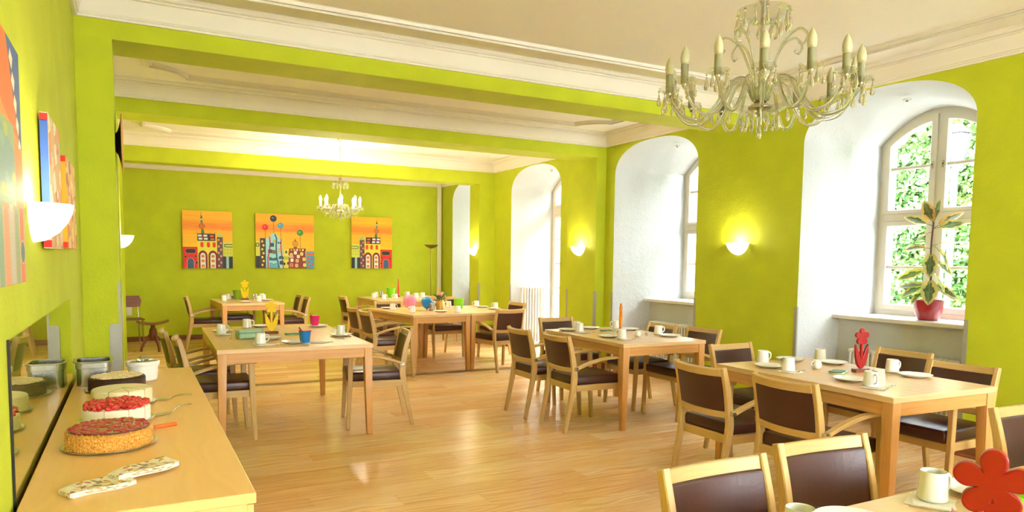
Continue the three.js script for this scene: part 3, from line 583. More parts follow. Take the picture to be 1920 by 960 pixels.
// ------------------------------------------------------------------ paintings
function canvasTex(w, h, draw) {
  const c = document.createElement('canvas'); c.width = w; c.height = h; const g = c.getContext('2d'); draw(g, w, h);
  const t = new THREE.CanvasTexture(c); t.colorSpace = THREE.SRGBColorSpace; return t;
}
function painting(label, w, h, depth, tex, edge, pos, turn, group) {
  pos = turn ? [pos[0] + 0.008, pos[1], pos[2]] : [pos[0], pos[1], pos[2] + 0.021];      // hangs a little off the wall
  const t = thing('painting', label, 'painting', pos, turn, group);
  part('canvas', box(w, h, depth, 0, 0, depth / 2), std({ color: edge, roughness: 0.8 }), t);
  part('painted_face', new THREE.PlaneGeometry(w - 0.002, h - 0.002).translate(0, 0, depth + 0.0008), std({ map: tex, roughness: 0.55, bumpMap: grainBump, bumpScale: 0.0008 }), t);
  return t;
}
const px = (g, w, h) => ({   // drawing in the picture's own unit square, y down
  r(x0, y0, x1, y1, c) { g.fillStyle = c; g.fillRect(x0 * w, y0 * h, (x1 - x0) * w, (y1 - y0) * h); },
  o(x, y, rx, ry, c, line, lw = 0.006) { g.beginPath(); g.ellipse(x * w, y * h, rx * w, ry * h, 0, 0, 7); if (c) { g.fillStyle = c; g.fill(); } if (line) { g.strokeStyle = line; g.lineWidth = lw * w; g.stroke(); } },
  p(pts, c, line, lw = 0.006) { g.beginPath(); pts.forEach(([x, y], i) => (i ? g.lineTo(x * w, y * h) : g.moveTo(x * w, y * h))); if (c) { g.closePath(); g.fillStyle = c; g.fill(); } if (line) { g.strokeStyle = line; g.lineWidth = lw * w; g.stroke(); } },
  rr(x0, y0, x1, y1, rad, c, line, lw = 0.008) { g.beginPath(); const R = rad * w, X = x0 * w, Y = y0 * h, W = (x1 - x0) * w, H = (y1 - y0) * h; g.moveTo(X + R, Y); g.arcTo(X + W, Y, X + W, Y + H, R); g.arcTo(X + W, Y + H, X, Y + H, R); g.arcTo(X, Y + H, X, Y, R); g.arcTo(X, Y, X + W, Y, R); g.closePath(); if (c) { g.fillStyle = c; g.fill(); } if (line) { g.strokeStyle = line; g.lineWidth = lw * w; g.stroke(); } },
  arch(x0, x1, y0, y1, c, line, lw = 0.008) { g.beginPath(); const m = (x0 + x1) / 2, k = (x1 - x0) / 2; g.moveTo(x0 * w, y1 * h); g.lineTo(x0 * w, (y0 + k) * h); g.ellipse(m * w, (y0 + k) * h, k * w, k * h, 0, Math.PI, 2 * Math.PI); g.lineTo(x1 * w, y1 * h); g.closePath(); if (c) { g.fillStyle = c; g.fill(); } if (line) { g.strokeStyle = line; g.lineWidth = lw * w; g.stroke(); } },
  sky(bands) { const q = g.createLinearGradient(0, 0, 0, h); bands.forEach(([a, c]) => q.addColorStop(a, c)); g.fillStyle = q; g.fillRect(0, 0, w, h); for (let i = 0; i < 70; i++) { g.strokeStyle = ['rgba(255,206,20,0.35)', 'rgba(247,150,20,0.3)', 'rgba(255,185,0,0.4)'][i % 3]; g.lineWidth = rr(2, 9); const y = rr(0, 0.65) * h, x = rr(-0.1, 0.8) * w; g.beginPath(); g.moveTo(x, y); g.bezierCurveTo(x + 60, y - 6, x + 120, y + 8, x + rr(100, 300), y + 4); g.stroke(); } },
});
const SKY = [[0, '#fbb207'], [0.12, '#fcb90a'], [0.22, '#f5901a'], [0.3, '#f88a1c'], [0.36, '#fbb30c'], [0.6, '#fdbf12'], [1, '#fdbf12']];
function towerPicture(flip) {
  return canvasTex(512, 640, (g, w, h) => {
    if (flip) { g.translate(w, 0); g.scale(-1, 1); }
    const d = px(g, w, h); d.sky(SKY);
    d.r(0, 0.63, 0.3, 1, '#e3141a'); d.rr(0.045, 0.66, 0.26, 0.74, 0.05, '#2b2a1d', '#e98a50'); d.arch(0.08, 0.22, 0.82, 1.02, '#39567f', '#f0a090', 0.01);
    for (const [x, y] of [[0.05, 0.8], [0.25, 0.79], [0.27, 0.9]]) d.rr(x - 0.025, y - 0.02, x + 0.025, y + 0.02, 0.015, '#402318', '#e98a50', 0.006);
    d.r(0.29, 0.51, 0.69, 1, '#e6d93c'); d.r(0.29, 0.395, 0.65, 0.52, '#2a2224');
    for (const [x, y, c] of [[0.34, 0.43, '#e9eef0'], [0.45, 0.43, '#e9eef0'], [0.35, 0.485, '#e9eef0'], [0.46, 0.485, '#e9eef0'], [0.58, 0.435, '#f0602a'], [0.59, 0.49, '#f0602a']]) d.rr(x - 0.04, y - 0.017, x + 0.04, y + 0.017, 0.015, c);
    d.p([[0.3, 0.46], [0.5, 0.46]], null, '#a01f3a', 0.012); d.p([[0.4, 0.4], [0.4, 0.52]], null, '#a01f3a', 0.012);
    for (const x of [0.38, 0.51, 0.625]) d.rr(x - 0.034, 0.54, x + 0.034, 0.635, 0.03, '#e8331a', '#f5c33a');
    for (const [a, b] of [[0.305, 0.485], [0.505, 0.69]]) { d.arch(a, b, 0.69, 1.02, '#7d1a2c'); d.arch(a + 0.038, b - 0.038, 0.73, 1.02, '#f3f1e6'); for (const y of [0.79, 0.87, 0.96]) d.rr((a + b) / 2 - 0.03, y - 0.022, (a + b) / 2 + 0.03, y + 0.022, 0.02, '#e08a22', '#a8481c', 0.006); }
    d.p([[0.46, 0.7], [0.53, 0.7], [0.495, 0.76]], '#f0d24a');
    d.rr(0.685, 0.44, 0.8, 1.05, 0.02, '#5b4650'); d.arch(0.68, 0.8, 0.375, 0.45, '#b9c46a');
    for (let i = 0; i < 9; i++) d.rr(0.7 + (i % 2) * 0.045, 0.48 + i * 0.057, 0.735 + (i % 2) * 0.045, 0.518 + i * 0.057, 0.006, '#f0936a');
    d.r(0.8, 0.53, 1, 0.79, '#cfd34a'); d.rr(0.835, 0.575, 1.06, 0.62, 0.025, null, '#20303a', 0.014); for (let i = 0; i < 6; i++) d.o(0.84 + (i % 3) * 0.06, 0.67 + Math.floor(i / 3) * 0.06, 0.012, 0.014, null, '#7c8a20', 0.004);
    d.r(0.8, 0.79, 1, 1, '#1f2326'); d.r(0.865, 0.79, 0.92, 1, '#9fd0dc'); d.r(0.83, 0.79, 0.86, 1, '#4a2e2a');
    d.p([[0.37, 0.02], [0.37, 0.2]], null, '#463c20', 0.005);
    d.p([[0.355, 0.13], [0.4, 0.13], [0.38, 0.07]], '#5a2a1c'); d.o(0.38, 0.15, 0.034, 0.02, '#b8c4a8'); d.r(0.36, 0.165, 0.4, 0.21, '#4e8c2a'); d.o(0.385, 0.265, 0.05, 0.042, null, '#8a3a10', 0.012); d.p([[0.33, 0.265], [0.44, 0.265]], null, '#8a3a10', 0.01); d.p([[0.385, 0.22], [0.385, 0.32]], null, '#8a3a10', 0.01);
    d.p([[0.365, 0.395], [0.375, 0.32], [0.42, 0.32], [0.435, 0.395]], '#3c7a22');
    for (const x of [0.28, 0.54, 0.65]) d.o(x, 0.375, 0.017, 0.014, null, '#d87a20', 0.006);
  });
}
const balloonPicture = canvasTex(640, 600, (g, w, h) => {
  const d = px(g, w, h); d.sky(SKY);
  for (const [x, y, r, c, to] of [[0.16, 0.25, 0.052, '#ee1a14', 0.5], [0.3, 0.085, 0.056, '#2e3c50', 0.45], [0.42, 0.21, 0.05, '#48a7c8', 0.6], [0.755, 0.335, 0.055, '#3f8f2a', 0.68]]) { d.p([[x, y], [x + 0.005, to]], null, '#4a3a20', 0.006); d.o(x, y, r, r * w / h, c); d.o(x - 0.012, y - 0.012, 0.014, 0.012, 'rgba(255,190,170,0.6)'); }
  d.r(0, 0.5, 0.07, 0.78, '#d4d648'); d.r(0, 0.78, 0.07, 1, '#24282c'); d.o(0.03, 0.575, 0.025, 0.03, null, '#262a2c', 0.012);
  d.r(0.07, 0.45, 0.165, 1, '#4b3838'); for (let i = 0; i < 7; i++) d.rr(0.09 + (i % 2) * 0.02, 0.49 + i * 0.072, 0.125 + (i % 2) * 0.02, 0.532 + i * 0.072, 0.015, '#f4d53c');
  d.p([[0.165, 1], [0.165, 0.46], [0.24, 0.43], [0.275, 0.36], [0.32, 0.36], [0.37, 0.4], [0.4, 0.46], [0.44, 0.46], [0.47, 1]], '#9ed9e4');
  d.p([[0.23, 0.42], [0.24, 0.55], [0.225, 0.7], [0.2, 0.8], [0.2, 1]], null, '#c22a4a', 0.02); d.p([[0.43, 0.46], [0.42, 0.58], [0.435, 0.75], [0.46, 1]], null, '#cc2a3e', 0.018); d.p([[0.32, 0.37], [0.35, 0.45], [0.34, 0.6], [0.35, 0.8], [0.39, 1]], null, '#27567e', 0.022);
  for (const [x, y, c] of [[0.27, 0.57, '#43585c'], [0.24, 0.69, '#6a3a3a'], [0.31, 0.7, '#6b6a58'], [0.43, 0.9, '#39484e']]) d.rr(x - 0.035, y - 0.035, x + 0.035, y + 0.035, 0.008, c);
  d.o(0.31, 0.5, 0.016, 0.022, '#e6c23a', '#8a5a20'); for (const [x, y] of [[0.38, 0.53], [0.41, 0.53], [0.385, 0.65], [0.41, 0.65], [0.385, 0.69], [0.41, 0.69]]) d.rr(x - 0.011, y - 0.016, x + 0.011, y + 0.016, 0.004, y > 0.6 ? '#e8a43a' : '#4a3020');
  d.p([[0.22, 0.79], [0.29, 0.82], [0.36, 0.79], [0.36, 0.86], [0.22, 0.86]], '#27667c'); d.p([[0.23, 0.9], [0.3, 0.93], [0.37, 0.9], [0.37, 1], [0.23, 1]], '#5cb4d8', '#27567e'); d.arch(0.38, 0.47, 0.77, 0.83, '#2c5c70');
  d.r(0.47, 0.65, 0.55, 1, '#dcd85a'); d.r(0.47, 0.78, 0.54, 0.84, '#b8bc2a'); for (const [x, y] of [[0.51, 0.7], [0.48, 0.92], [0.54, 0.91]]) d.o(x, y, 0.015, 0.026, '#2a2622');
  d.p([[0.55, 1], [0.55, 0.72], [0.57, 0.64], [0.84, 0.64], [0.86, 1]], '#8c3a30'); d.r(0.565, 0.63, 0.85, 0.68, '#5a2420'); for (let i = 0; i < 5; i++) d.rr(0.585 + i * 0.05, 0.64, 0.617 + i * 0.05, 0.675, 0.006, ['#f0a04a', '#f0c83a', '#f2e8da', '#f0a04a', '#f4f0e0'][i]);
  d.o(0.67, 0.54, 0.05, 0.055, '#d89a2c', '#a86a18'); d.p([[0.655, 0.5], [0.685, 0.5], [0.67, 0.44]], '#c83a1a'); d.r(0.64, 0.6, 0.7, 0.64, '#b03a22');
  for (const [x, y, c] of [[0.6, 0.75, '#e0c03a'], [0.67, 0.71, '#f2eee0'], [0.61, 0.85, '#f2eee0'], [0.7, 0.86, '#e8a43a'], [0.78, 0.73, '#e8d24a'], [0.82, 0.83, '#e8c43a'], [0.83, 0.94, '#e8d24a'], [0.6, 0.94, '#f0582a'], [0.69, 0.95, '#e8a080'], [0.72, 0.78, '#f2d8c0']]) d.rr(x - 0.024, y - 0.03, x + 0.024, y + 0.03, 0.014, c, '#f0e0c0', 0.005);
  d.p([[0.545, 0.76], [0.58, 0.8], [0.64, 0.79]], null, '#f4efe0', 0.012);
  d.r(0.86, 0.68, 1, 1, '#3b9fce'); d.rr(0.88, 0.71, 1.02, 0.765, 0.01, '#f0602a'); for (const [x, y] of [[0.89, 0.82], [0.95, 0.83], [0.91, 0.89], [0.96, 0.92], [0.91, 0.96]]) d.o(x, y, 0.017, 0.024, '#ee4a20');
});
painting('orange-sky painting of colourful towers with a red house at left, leftmost on back wall', 0.8, 0.99, 0.03, towerPicture(false), '#e8b030', [1.16, 1.735, ZF], 0, 'paintings on the back wall');
painting('orange-sky painting of a pale blue house with four round balloons, middle of back wall', 1.03, 0.975, 0.03, balloonPicture, '#e8a020', [2.462, 1.738, ZF], 0, 'paintings on the back wall');
painting('orange-sky painting of colourful towers partly behind the small chandelier, rightmost on back wall', 0.8, 0.98, 0.03, towerPicture(true), '#e8b030', [4.077, 1.747, ZF], 0, 'paintings on the back wall');
function patchPicture(cols, s) {
  return canvasTex(384, 512, (g, w, h) => {
    const d = px(g, w, h); d.r(0, 0, 1, 1, cols[0]);
    for (let i = 0; i < 34; i++) { const x = (Math.sin(i * 12.9 + s) * 0.5 + 0.5), y = ((i * 0.137 + s * 0.21) % 1), c = cols[i % cols.length]; g.globalAlpha = 0.85; d.p([[x - 0.12, y - 0.04], [x + 0.06, y - 0.09], [x + 0.14, y + 0.06], [x - 0.07, y + 0.11]], c); }
    g.globalAlpha = 1; for (let i = 0; i < 9; i++) { d.o(((i * 0.31 + s) % 1), ((i * 0.23 + 0.1) % 1), 0.05, 0.035, cols[(i + 2) % cols.length], '#f0e6d0', 0.012); }
    for (let i = 0; i < 5; i++) { const x = 0.1 + i * 0.2; d.p([[x, 1], [x + 0.03, 0.8], [x, 0.6]], null, cols[(i + 1) % cols.length], 0.02); }
  });
}
const bigLeft = canvasTex(384, 400, (g, w, h) => {    // as seen: orange above with a blue band of white diamonds, green-blue field, brown and rose below
  const d = px(g, w, h); d.r(0, 0, 1, 1, '#d98a3c'); d.p([[0.2, 0], [1, 0], [1, 0.42], [0.6, 0.3]], '#d96a2c'); d.p([[0.72, 0], [1, 0], [1, 0.5], [0.92, 0.36]], '#3a5a92');
  for (let i = 0; i < 5; i++) d.p([[0.8 + i * 0.035, 0.03 + i * 0.085], [0.86 + i * 0.03, 0.06 + i * 0.085], [0.83 + i * 0.035, 0.12 + i * 0.085], [0.77 + i * 0.035, 0.08 + i * 0.085]], '#ece4d0', '#7a5a30');
  d.r(0, 0.35, 0.82, 0.68, '#8fa878'); d.p([[0, 0.4], [0.5, 0.36], [0.8, 0.45], [0.8, 0.6], [0.2, 0.62], [0, 0.55]], '#7d9c90'); d.r(0.82, 0.42, 1, 0.7, '#d9863e');
  for (let i = 0; i < 18; i++) d.o((i * 0.29) % 0.8, 0.38 + ((i * 0.17) % 0.28), 0.04, 0.03, i % 2 ? '#a8b452' : '#86a88a');
  d.r(0, 0.7, 1, 1, '#b8a07a'); for (let i = 0; i < 9; i++) d.r(i * 0.11, 0.68, i * 0.11 + 0.085, 1, ['#d8a890', '#8fa89a', '#c89a86', '#d4c8b0', '#7e9a7c', '#d88a60', '#b4b0a0', '#8a9a70', '#d86a3a'][i]);
  d.o(0.93, 0.87, 0.05, 0.05, '#4a6a62', '#d8b080');
});
painting('large orange, blue and green abstract painting at the left edge of the picture', 0.74, 0.57, 0.04, bigLeft, '#c8803a', [XL, 1.66, -1.83], Math.PI / 2);
const p5 = painting('narrow-edged painting with a blue side and red ends, behind the near wall lamp', 0.46, 0.484, 0.026, patchPicture(['#c9a06a', '#e8d8b0', '#d87838', '#b8b088', '#e4e0cc', '#c85a30'], 3), '#e8dcc0', [XL, 1.71, -3.3], Math.PI / 2);
part('painted_edge', box(0.003, 0.36, 0.025, -0.2315, 0.035, 0.013), std({ color: '#2a4f9c', roughness: 0.7 }), p5, 'blue side edge');
for (const y of [0.226, -0.226, -0.155]) part('painted_edge', box(0.003, 0.026, 0.025, -0.2315, y, 0.013), std({ color: '#d6201c', roughness: 0.7 }), p5, 'red mark on the side edge');
const p6 = painting('smaller yellow and orange painting hanging closest to the left pier', 0.55, 0.41, 0.03, patchPicture(['#d8a030', '#e8c860', '#c85a28', '#d8c090', '#a83a24', '#e0b840'], 5), '#dca52c', [XL, 1.679, -4.02], Math.PI / 2);
for (const y of [0.19, -0.19]) part('painted_edge', box(0.003, 0.026, 0.029, -0.2765, y, 0.015), std({ color: '#d6201c', roughness: 0.7 }), p6, 'red end of the side edge');

// ------------------------------------------------------------------ the cake counter
const CY = 0.8;
{
  const t = thing('counter', 'long pale wooden sideboard along the left wall carrying the cakes', 'sideboard', [0, 0, 0]);
  part('countertop', uvBox(rbox(0.559, 0.03, 2.5, 0.003, 0.0045, CY - 0.015, -3.26), 'z'), M.counter, t);
  part('carcass', uvBox(boxMM(-0.273, 0.262, 0.08, CY - 0.03, -4.49, -2.03), 'y'), M.counter, t);
  part('plinth', uvBox(boxMM(-0.27, 0.23, 0, 0.08, -4.47, -2.05)), M.brownWood, t);
  for (let i = 0; i < 5; i++) { const z0 = -4.486 + i * 0.491, d = part('door', uvBox(rbox(0.018, 0.66, 0.485, 0.002, 0.2715, 0.43, z0 + 0.244), 'y'), M.counter, t); part('handle', tube([[0.282, 0.6, z0 + 0.42], [0.305, 0.6, z0 + 0.42], [0.305, 0.48, z0 + 0.42], [0.282, 0.48, z0 + 0.42]], 0.005, 16, 6), M.steel, d); }
}
const acryl = phys({ color: '#c3cb62', metalness: 0.55, roughness: 0.02, clearcoat: 1, clearcoatRoughness: 0.01, ior: 1.5 });
for (const [z0, z1, l] of [[-3.02, -2.2, 'glossy greenish acrylic splash panel on the left wall, nearer of two'], [-4.2, -3.022, 'glossy greenish acrylic splash panel on the left wall behind steel pan and cakes']]) {
  const t = thing('splash_panel', l, 'panel', [XL, 0.765, z1]);
  part('sheet', boxMM(0.0005, 0.006, 0, 0.46, z0 - z1, 0), acryl, t);
  part('edge_strip', z1 > -3 ? [boxMM(0.0005, 0.007, 0, 0.461, 0, 0.006), boxMM(0.0005, 0.007, -0.006, 0, z0 - z1, 0)] : boxMM(0.0005, 0.007, -0.006, 0, z0 - z1, 0), M.black, t);
}
// cakes, each on a board
const crumb = dataTex(256, 256, (u, v) => { const k = fbm(u * 40, v * 40, 2), j = noise.noise(u * 90, v * 90, 4); return [226 + 26 * k + 14 * j, 160 + 60 * k + 20 * j, 62 + 60 * k]; }, true, [3, 1]);
const crumbB = dataTex(256, 256, (u, v) => { const k = 128 + 90 * fbm(u * 44, v * 44, 2); return [k, k, k]; }, false, [3, 1]);
function board(t, r) { part('cake_board', lathe([[0, 0.0], [r * 0.8, 0.0], [r, 0.008], [r, 0.011], [r - 0.006, 0.011], [r * 0.8, 0.005], [0, 0.005]], 48), M.steel, t); }
function cakeBody(r, h, bev = 0.008) { return lathe([[0, 0.006], [r - bev * 0.4, 0.006], [r, 0.006 + bev * 0.5], [r, h - bev], [r - bev * 0.4, h - bev * 0.25], [r - bev, h], [0, h]], 64); }
function bits(n, geo, fn) { const l = []; for (let i = 0; i < n; i++) { const g = geo.clone(); fn(g, i); l.push(g); } return mergeGeometries(l); }
{ // nut cake with dark red jelly top
  const t = thing('cake', 'round cake with chopped-nut side and dark red jelly top, nearest on the counter', 'cake', [-0.083, CY, -2.735]); t.scale.set(0.885, 0.93, 0.885);
  board(t, 0.162); part('sponge', cakeBody(0.145, 0.07), std({ map: crumb, bumpMap: crumbB, bumpScale: 0.008, roughness: 0.8 }), t);
  const nut = new THREE.TetrahedronGeometry(0.0042);
  const nuts = part('nut_crumbs', bits(900, nut, (g) => { const a = rr(0, 6.283), y = rr(0.008, 0.07); g.rotateX(rr(0, 3)).rotateY(rr(0, 3)).scale(rr(0.6, 1.3), rr(0.6, 1.2), 1).translate(0.146 * Math.cos(a), y, 0.146 * Math.sin(a)); }), std({ color: '#e2a850', roughness: 0.8 }), t); nuts.userData.kind = 'stuff';
  part('jelly_top', lathe([[0, 0.074], [0.135, 0.074], [0.141, 0.071], [0.142, 0.066], [0, 0.066]], 48), phys({ color: '#8e0814', roughness: 0.12, clearcoat: 1, bumpMap: plasterBump, bumpScale: 0.01 }), t);
  const fr = part('fruit_bits', bits(260, new THREE.SphereGeometry(0.0085, 7, 5), (g) => { const a = rr(0, 6.283), r = 0.132 * Math.sqrt(rnd()); g.scale(rr(0.7, 1.3), 0.45, rr(0.7, 1.3)).rotateY(rr(0, 3)).translate(r * Math.cos(a), 0.0745, r * Math.sin(a)); }), phys({ color: '#a50d1a', roughness: 0.15, clearcoat: 1 }), t); fr.userData.kind = 'stuff';
}
function cutLines(t, r, h, list, mat) { for (const a of list) part('cut', boxMM(0, r + 0.001, 0.008, h + 0.001, -0.0012, 0.0012).rotateY(a), mat, t); }
{
  const t = thing('cake', 'cream cake topped with cut strawberries, second on the counter', 'cake', [-0.07, CY, -3.13]);
  board(t, 0.132); part('cream', cakeBody(0.118, 0.062), std({ color: '#f3ead0', roughness: 0.6 }), t);
  const geo = new THREE.SphereGeometry(0.013, 8, 6); geo.scale(0.8, 0.7, 1.25);
  const b = part('strawberries', bits(190, geo, (g) => { const a = rr(0, 6.283), r = 0.11 * Math.sqrt(rnd()); g.rotateX(rr(-0.9, 0.9)).rotateY(rr(0, 6.283)).translate(r * Math.cos(a), 0.067 + rr(0, 0.014) * (1 - r / 0.16), r * Math.sin(a)); }), phys({ color: '#c8141c', roughness: 0.25, clearcoat: 0.6 }), t); b.userData.kind = 'stuff';
  cutLines(t, 0.118, 0.062, [-1.9, -1.2, -0.6], std({ color: '#d8b48c', roughness: 0.8 }));
}
{
  const t = thing('cake', 'pale smooth cream cheesecake cut into slices, third on the counter', 'cake', [-0.055, CY, -3.5]);
  board(t, 0.132); part('cream', cakeBody(0.118, 0.07), std({ color: '#f1e6bd', roughness: 0.55 }), t);
  cutLines(t, 0.118, 0.07, [-2.0, -1.35, -0.75, -0.2], std({ color: '#c9a878', roughness: 0.8 }));
}
{
  const t = thing('cake', 'dark chocolate cake with pale flaked top, farthest on the counter', 'cake', [-0.08, CY, -3.88]);
  board(t, 0.14); part('chocolate', cakeBody(0.122, 0.066), std({ color: '#3a1a12', roughness: 0.5, bumpMap: crumbB, bumpScale: 0.004 }), t);
  const f = part('flakes', bits(700, new THREE.BoxGeometry(0.014, 0.0015, 0.007), (g) => { const a = rr(0, 6.283), r = 0.106 * Math.sqrt(rnd()); g.rotateX(rr(-0.5, 0.5)).rotateY(rr(0, 3)).translate(r * Math.cos(a), 0.067 + rr(0, 0.004), r * Math.sin(a)); }), std({ color: '#ecd6a2', roughness: 0.8 }), t); f.userData.kind = 'stuff';
  cutLines(t, 0.122, 0.066, [-1.45], std({ color: '#1e0c08', roughness: 0.8 }));
}
{ // steel gastronorm pan
  const t = thing('steel_pan', 'deep rectangular steel catering pan at the far end of the counter', 'pan', [-0.186, CY, -4.11], 0.04);
  const O = [0.074, 0.082];
  const s = (a, b, r) => { const q = new THREE.Shape(); q.absarc(a - r, b - r, r, 0, Math.PI / 2); q.absarc(-a + r, b - r, r, Math.PI / 2, Math.PI); q.absarc(-a + r, -b + r, r, Math.PI, 1.5 * Math.PI); q.absarc(a - r, -b + r, r, 1.5 * Math.PI, 2 * Math.PI); return q; };
  const wall = s(O[0], O[1], 0.03); wall.holes.push(s(O[0] - 0.003, O[1] - 0.003, 0.028)); const rim = s(O[0] + 0.014, O[1] + 0.014, 0.036); rim.holes.push(s(O[0] - 0.003, O[1] - 0.003, 0.028)); const step = s(O[0] + 0.004, O[1] + 0.004, 0.032); step.holes.push(s(O[0] - 0.003, O[1] - 0.003, 0.028));
  part('body', [extrude(wall, 0.12).rotateX(-Math.PI / 2), extrude(s(O[0], O[1], 0.03), 0.003).rotateX(-Math.PI / 2)], M.steel, t);
  part('rim', extrude(rim, 0.005, 0.0015).rotateX(-Math.PI / 2).translate(0, 0.117, 0), M.steel, t);
  part('shoulder', extrude(step, 0.03, 0.002).rotateX(-Math.PI / 2).translate(0, 0.086, 0), M.steel, t);
}
{
  const t = thing('tub', 'round white plastic tub with crumpled foil on top beside the chocolate cake', 'tub', [0.034, CY, -4.12]);
  part('body', lathe([[0, 0.001], [0.062, 0.001], [0.066, 0.01], [0.072, 0.09], [0.074, 0.09], [0.07, 0.088], [0.06, 0.01], [0, 0.008]], 40), M.china, t);
  part('lid_rim', lathe([[0.07, 0.08], [0.078, 0.08], [0.079, 0.1], [0.076, 0.104], [0.072, 0.1], [0.07, 0.094]], 40), M.china, t);
  part('contents', lathe([[0, 0.098], [0.04, 0.1], [0.072, 0.094], [0, 0.09]], 32), std({ color: '#dcc9a0', roughness: 0.8, bumpMap: crumbB, bumpScale: 0.006 }), t);
  const f = new THREE.IcosahedronGeometry(0.03, 2), p = f.attributes.position; for (let i = 0; i < p.count; i++) { const k = 1 + 0.5 * noise.noise(p.getX(i) * 60, p.getY(i) * 60, p.getZ(i) * 60); p.setXYZ(i, p.getX(i) * k, p.getY(i) * k * 0.5, p.getZ(i) * k); } f.computeVertexNormals();
  part('foil', f.translate(-0.005, 0.112, 0), M.steel, t);
}
function cakeServer(label, x, z, turn) {
  const t = thing('cake_server', label, 'cake server', [x, CY + 0.001, z], turn);
  part('blade', extrude(shapeOf([[0, -0.008], [0.03, -0.03], [0.09, -0.024], [0.11, 0], [0.09, 0.024], [0.03, 0.03], [0, 0.008]]), 0.0015).rotateX(-Math.PI / 2).translate(-0.11, 0.004, 0), M.steel, t);
  part('handle', tube([[0, 0.005, 0], [0.02, 0.02, 0], [0.06, 0.03, 0], [0.12, 0.032, 0]], 0.004, 16, 6), M.steel, t); t.scale.setScalar(0.75);
}
cakeServer('steel cake server with curved handle beside the strawberry cake', 0.125, -3.2, 0.5);
cakeServer('steel cake server resting against the pale cheesecake', 0.135, -3.5, -0.35);
{ const t = thing('knife', 'orange-handled knife behind the nut cake', 'knife', [0.075, CY + 0.001, -2.93], 0.35); part('handle', rbox(0.085, 0.014, 0.016, 0.006, 0.02, 0.008, 0), std({ color: '#ee6a12', roughness: 0.4 }), t); part('blade', boxMM(-0.11, -0.02, 0.006, 0.0075, -0.009, 0.009), M.steel, t); }
// floral paper napkins
const floral = canvasTex(512, 256, (g, w, h) => {
  g.fillStyle = '#f3ead2'; g.fillRect(0, 0, w, h);
  for (let i = 0; i < 26; i++) { const x = rr(0, w), y = rr(0, h), a = rr(0, 6); g.save(); g.translate(x, y); g.rotate(a); g.fillStyle = ['#d9a65a', '#9c8a5a', '#e6c48c', '#b87a4a'][i % 4]; g.beginPath(); g.ellipse(0, 0, rr(22, 42), rr(12, 24), 0, 0, 7); g.fill(); g.strokeStyle = '#8c7440'; g.lineWidth = 3; g.beginPath(); g.moveTo(-64, 16); g.quadraticCurveTo(0, -22, 70, 10); g.stroke(); g.restore(); }
  g.fillStyle = 'rgba(90,80,70,0.75)'; for (let x = 20; x < w; x += 60) g.fillRect(x, h - 16, 34, 9);
});
const floralMat = std({ map: floral, roughness: 0.85, side: THREE.DoubleSide });
function foldedNapkin(label, x, y, z, turn, w, d, h) {
  const g = new THREE.BoxGeometry(w, h, d, 24, 1, 12), p = g.attributes.position;
  for (let i = 0; i < p.count; i++) { const a = p.getX(i), b = p.getZ(i); const e = 1 - 0.5 * Math.max(0, -a / w) * 1.4 * Math.abs(1 + 0.25 * Math.sin(b * 90)); p.setZ(i, b * e + 0.006 * Math.sin(a * 40)); if (p.getY(i) > 0) p.setY(i, p.getY(i) + 0.004 * fbm(a * 20, b * 20, 1) + 0.003); }
  g.computeVertexNormals();
  const t = thing('napkin', label, 'napkin', [x, y, z], turn); part('folded_sheet', g.translate(0, h / 2, 0), floralMat, t);
  part('ply', g.clone().scale(0.97, 0.5, 0.94).translate(0.004, -h * 0.25, 0.002), M.napkin, t);
}
foldedNapkin('cream floral paper napkin lying nearest on the counter', -0.105, CY + 0.003, -2.235, 0.5, 0.17, 0.1, 0.009);
foldedNapkin('second cream floral paper napkin tucked over the first near the nut cake', 0.01, CY + 0.0125, -2.32, 0.62, 0.19, 0.08, 0.011);

// ------------------------------------------------------------------ crockery and table decorations
const TY = 0.7505;
const G = {
  mug: lathe([[0, 0.003], [0.034, 0.003], [0.037, 0], [0.0415, 0.004], [0.0415, 0.01], [0.036, 0.084], [0.0345, 0.0865], [0.033, 0.084], [0.0375, 0.01], [0, 0.008]], 28),
  mugHandle: tube([[0.037, 0.07, 0], [0.052, 0.073, 0], [0.064, 0.062, 0], [0.065, 0.042, 0], [0.056, 0.026, 0], [0.039, 0.02, 0]], 0.0048, 18, 8),
  plate: lathe([[0, 0.003], [0.055, 0.003], [0.058, 0], [0.062, 0.003], [0.095, 0.015], [0.098, 0.0175], [0.096, 0.0195], [0.066, 0.0085], [0.058, 0.006], [0, 0.006]], 40),
  jug: lathe([[0, 0.002], [0.02, 0.002], [0.022, 0], [0.03, 0.012], [0.031, 0.025], [0.026, 0.045], [0.0275, 0.056], [0.026, 0.056], [0.0245, 0.045], [0.029, 0.025], [0.027, 0.012], [0, 0.006]], 24),
  jugHandle: tube([[0.025, 0.048, 0], [0.042, 0.048, 0], [0.044, 0.03, 0], [0.029, 0.018, 0]], 0.0035, 14, 7),
  spoonBowl: new THREE.SphereGeometry(0.014, 12, 6, 0, 6.3, Math.PI / 2, Math.PI / 2).scale(1.35, 0.28, 0.9).translate(0.06, 0.006, 0),
  spoonStem: tube([[0.045, 0.005, 0], [0.02, 0.007, 0], [-0.03, 0.003, 0], [-0.07, 0.003, 0]], 0.0022, 12, 6),
};
function protoThing(name, label, cat, fn) { let first = null; return (lab, x, z, turn = 0, y = TY, group) => { if (!first) { first = thing(name, lab, cat, [x, y, z], turn * D2R, group); fn(first); return first; } const c = dup(first, [x, y, z], turn * D2R, lab, group); return c; }; }
const mug = protoThing('mug', '', 'mug', (t) => { part('cup', G.mug, M.china, t); part('handle', G.mugHandle, M.china, t); });       // handle towards +x at turn 0
const plate = protoThing('plate', '', 'plate', (t) => part('dish', G.plate, M.china, t));
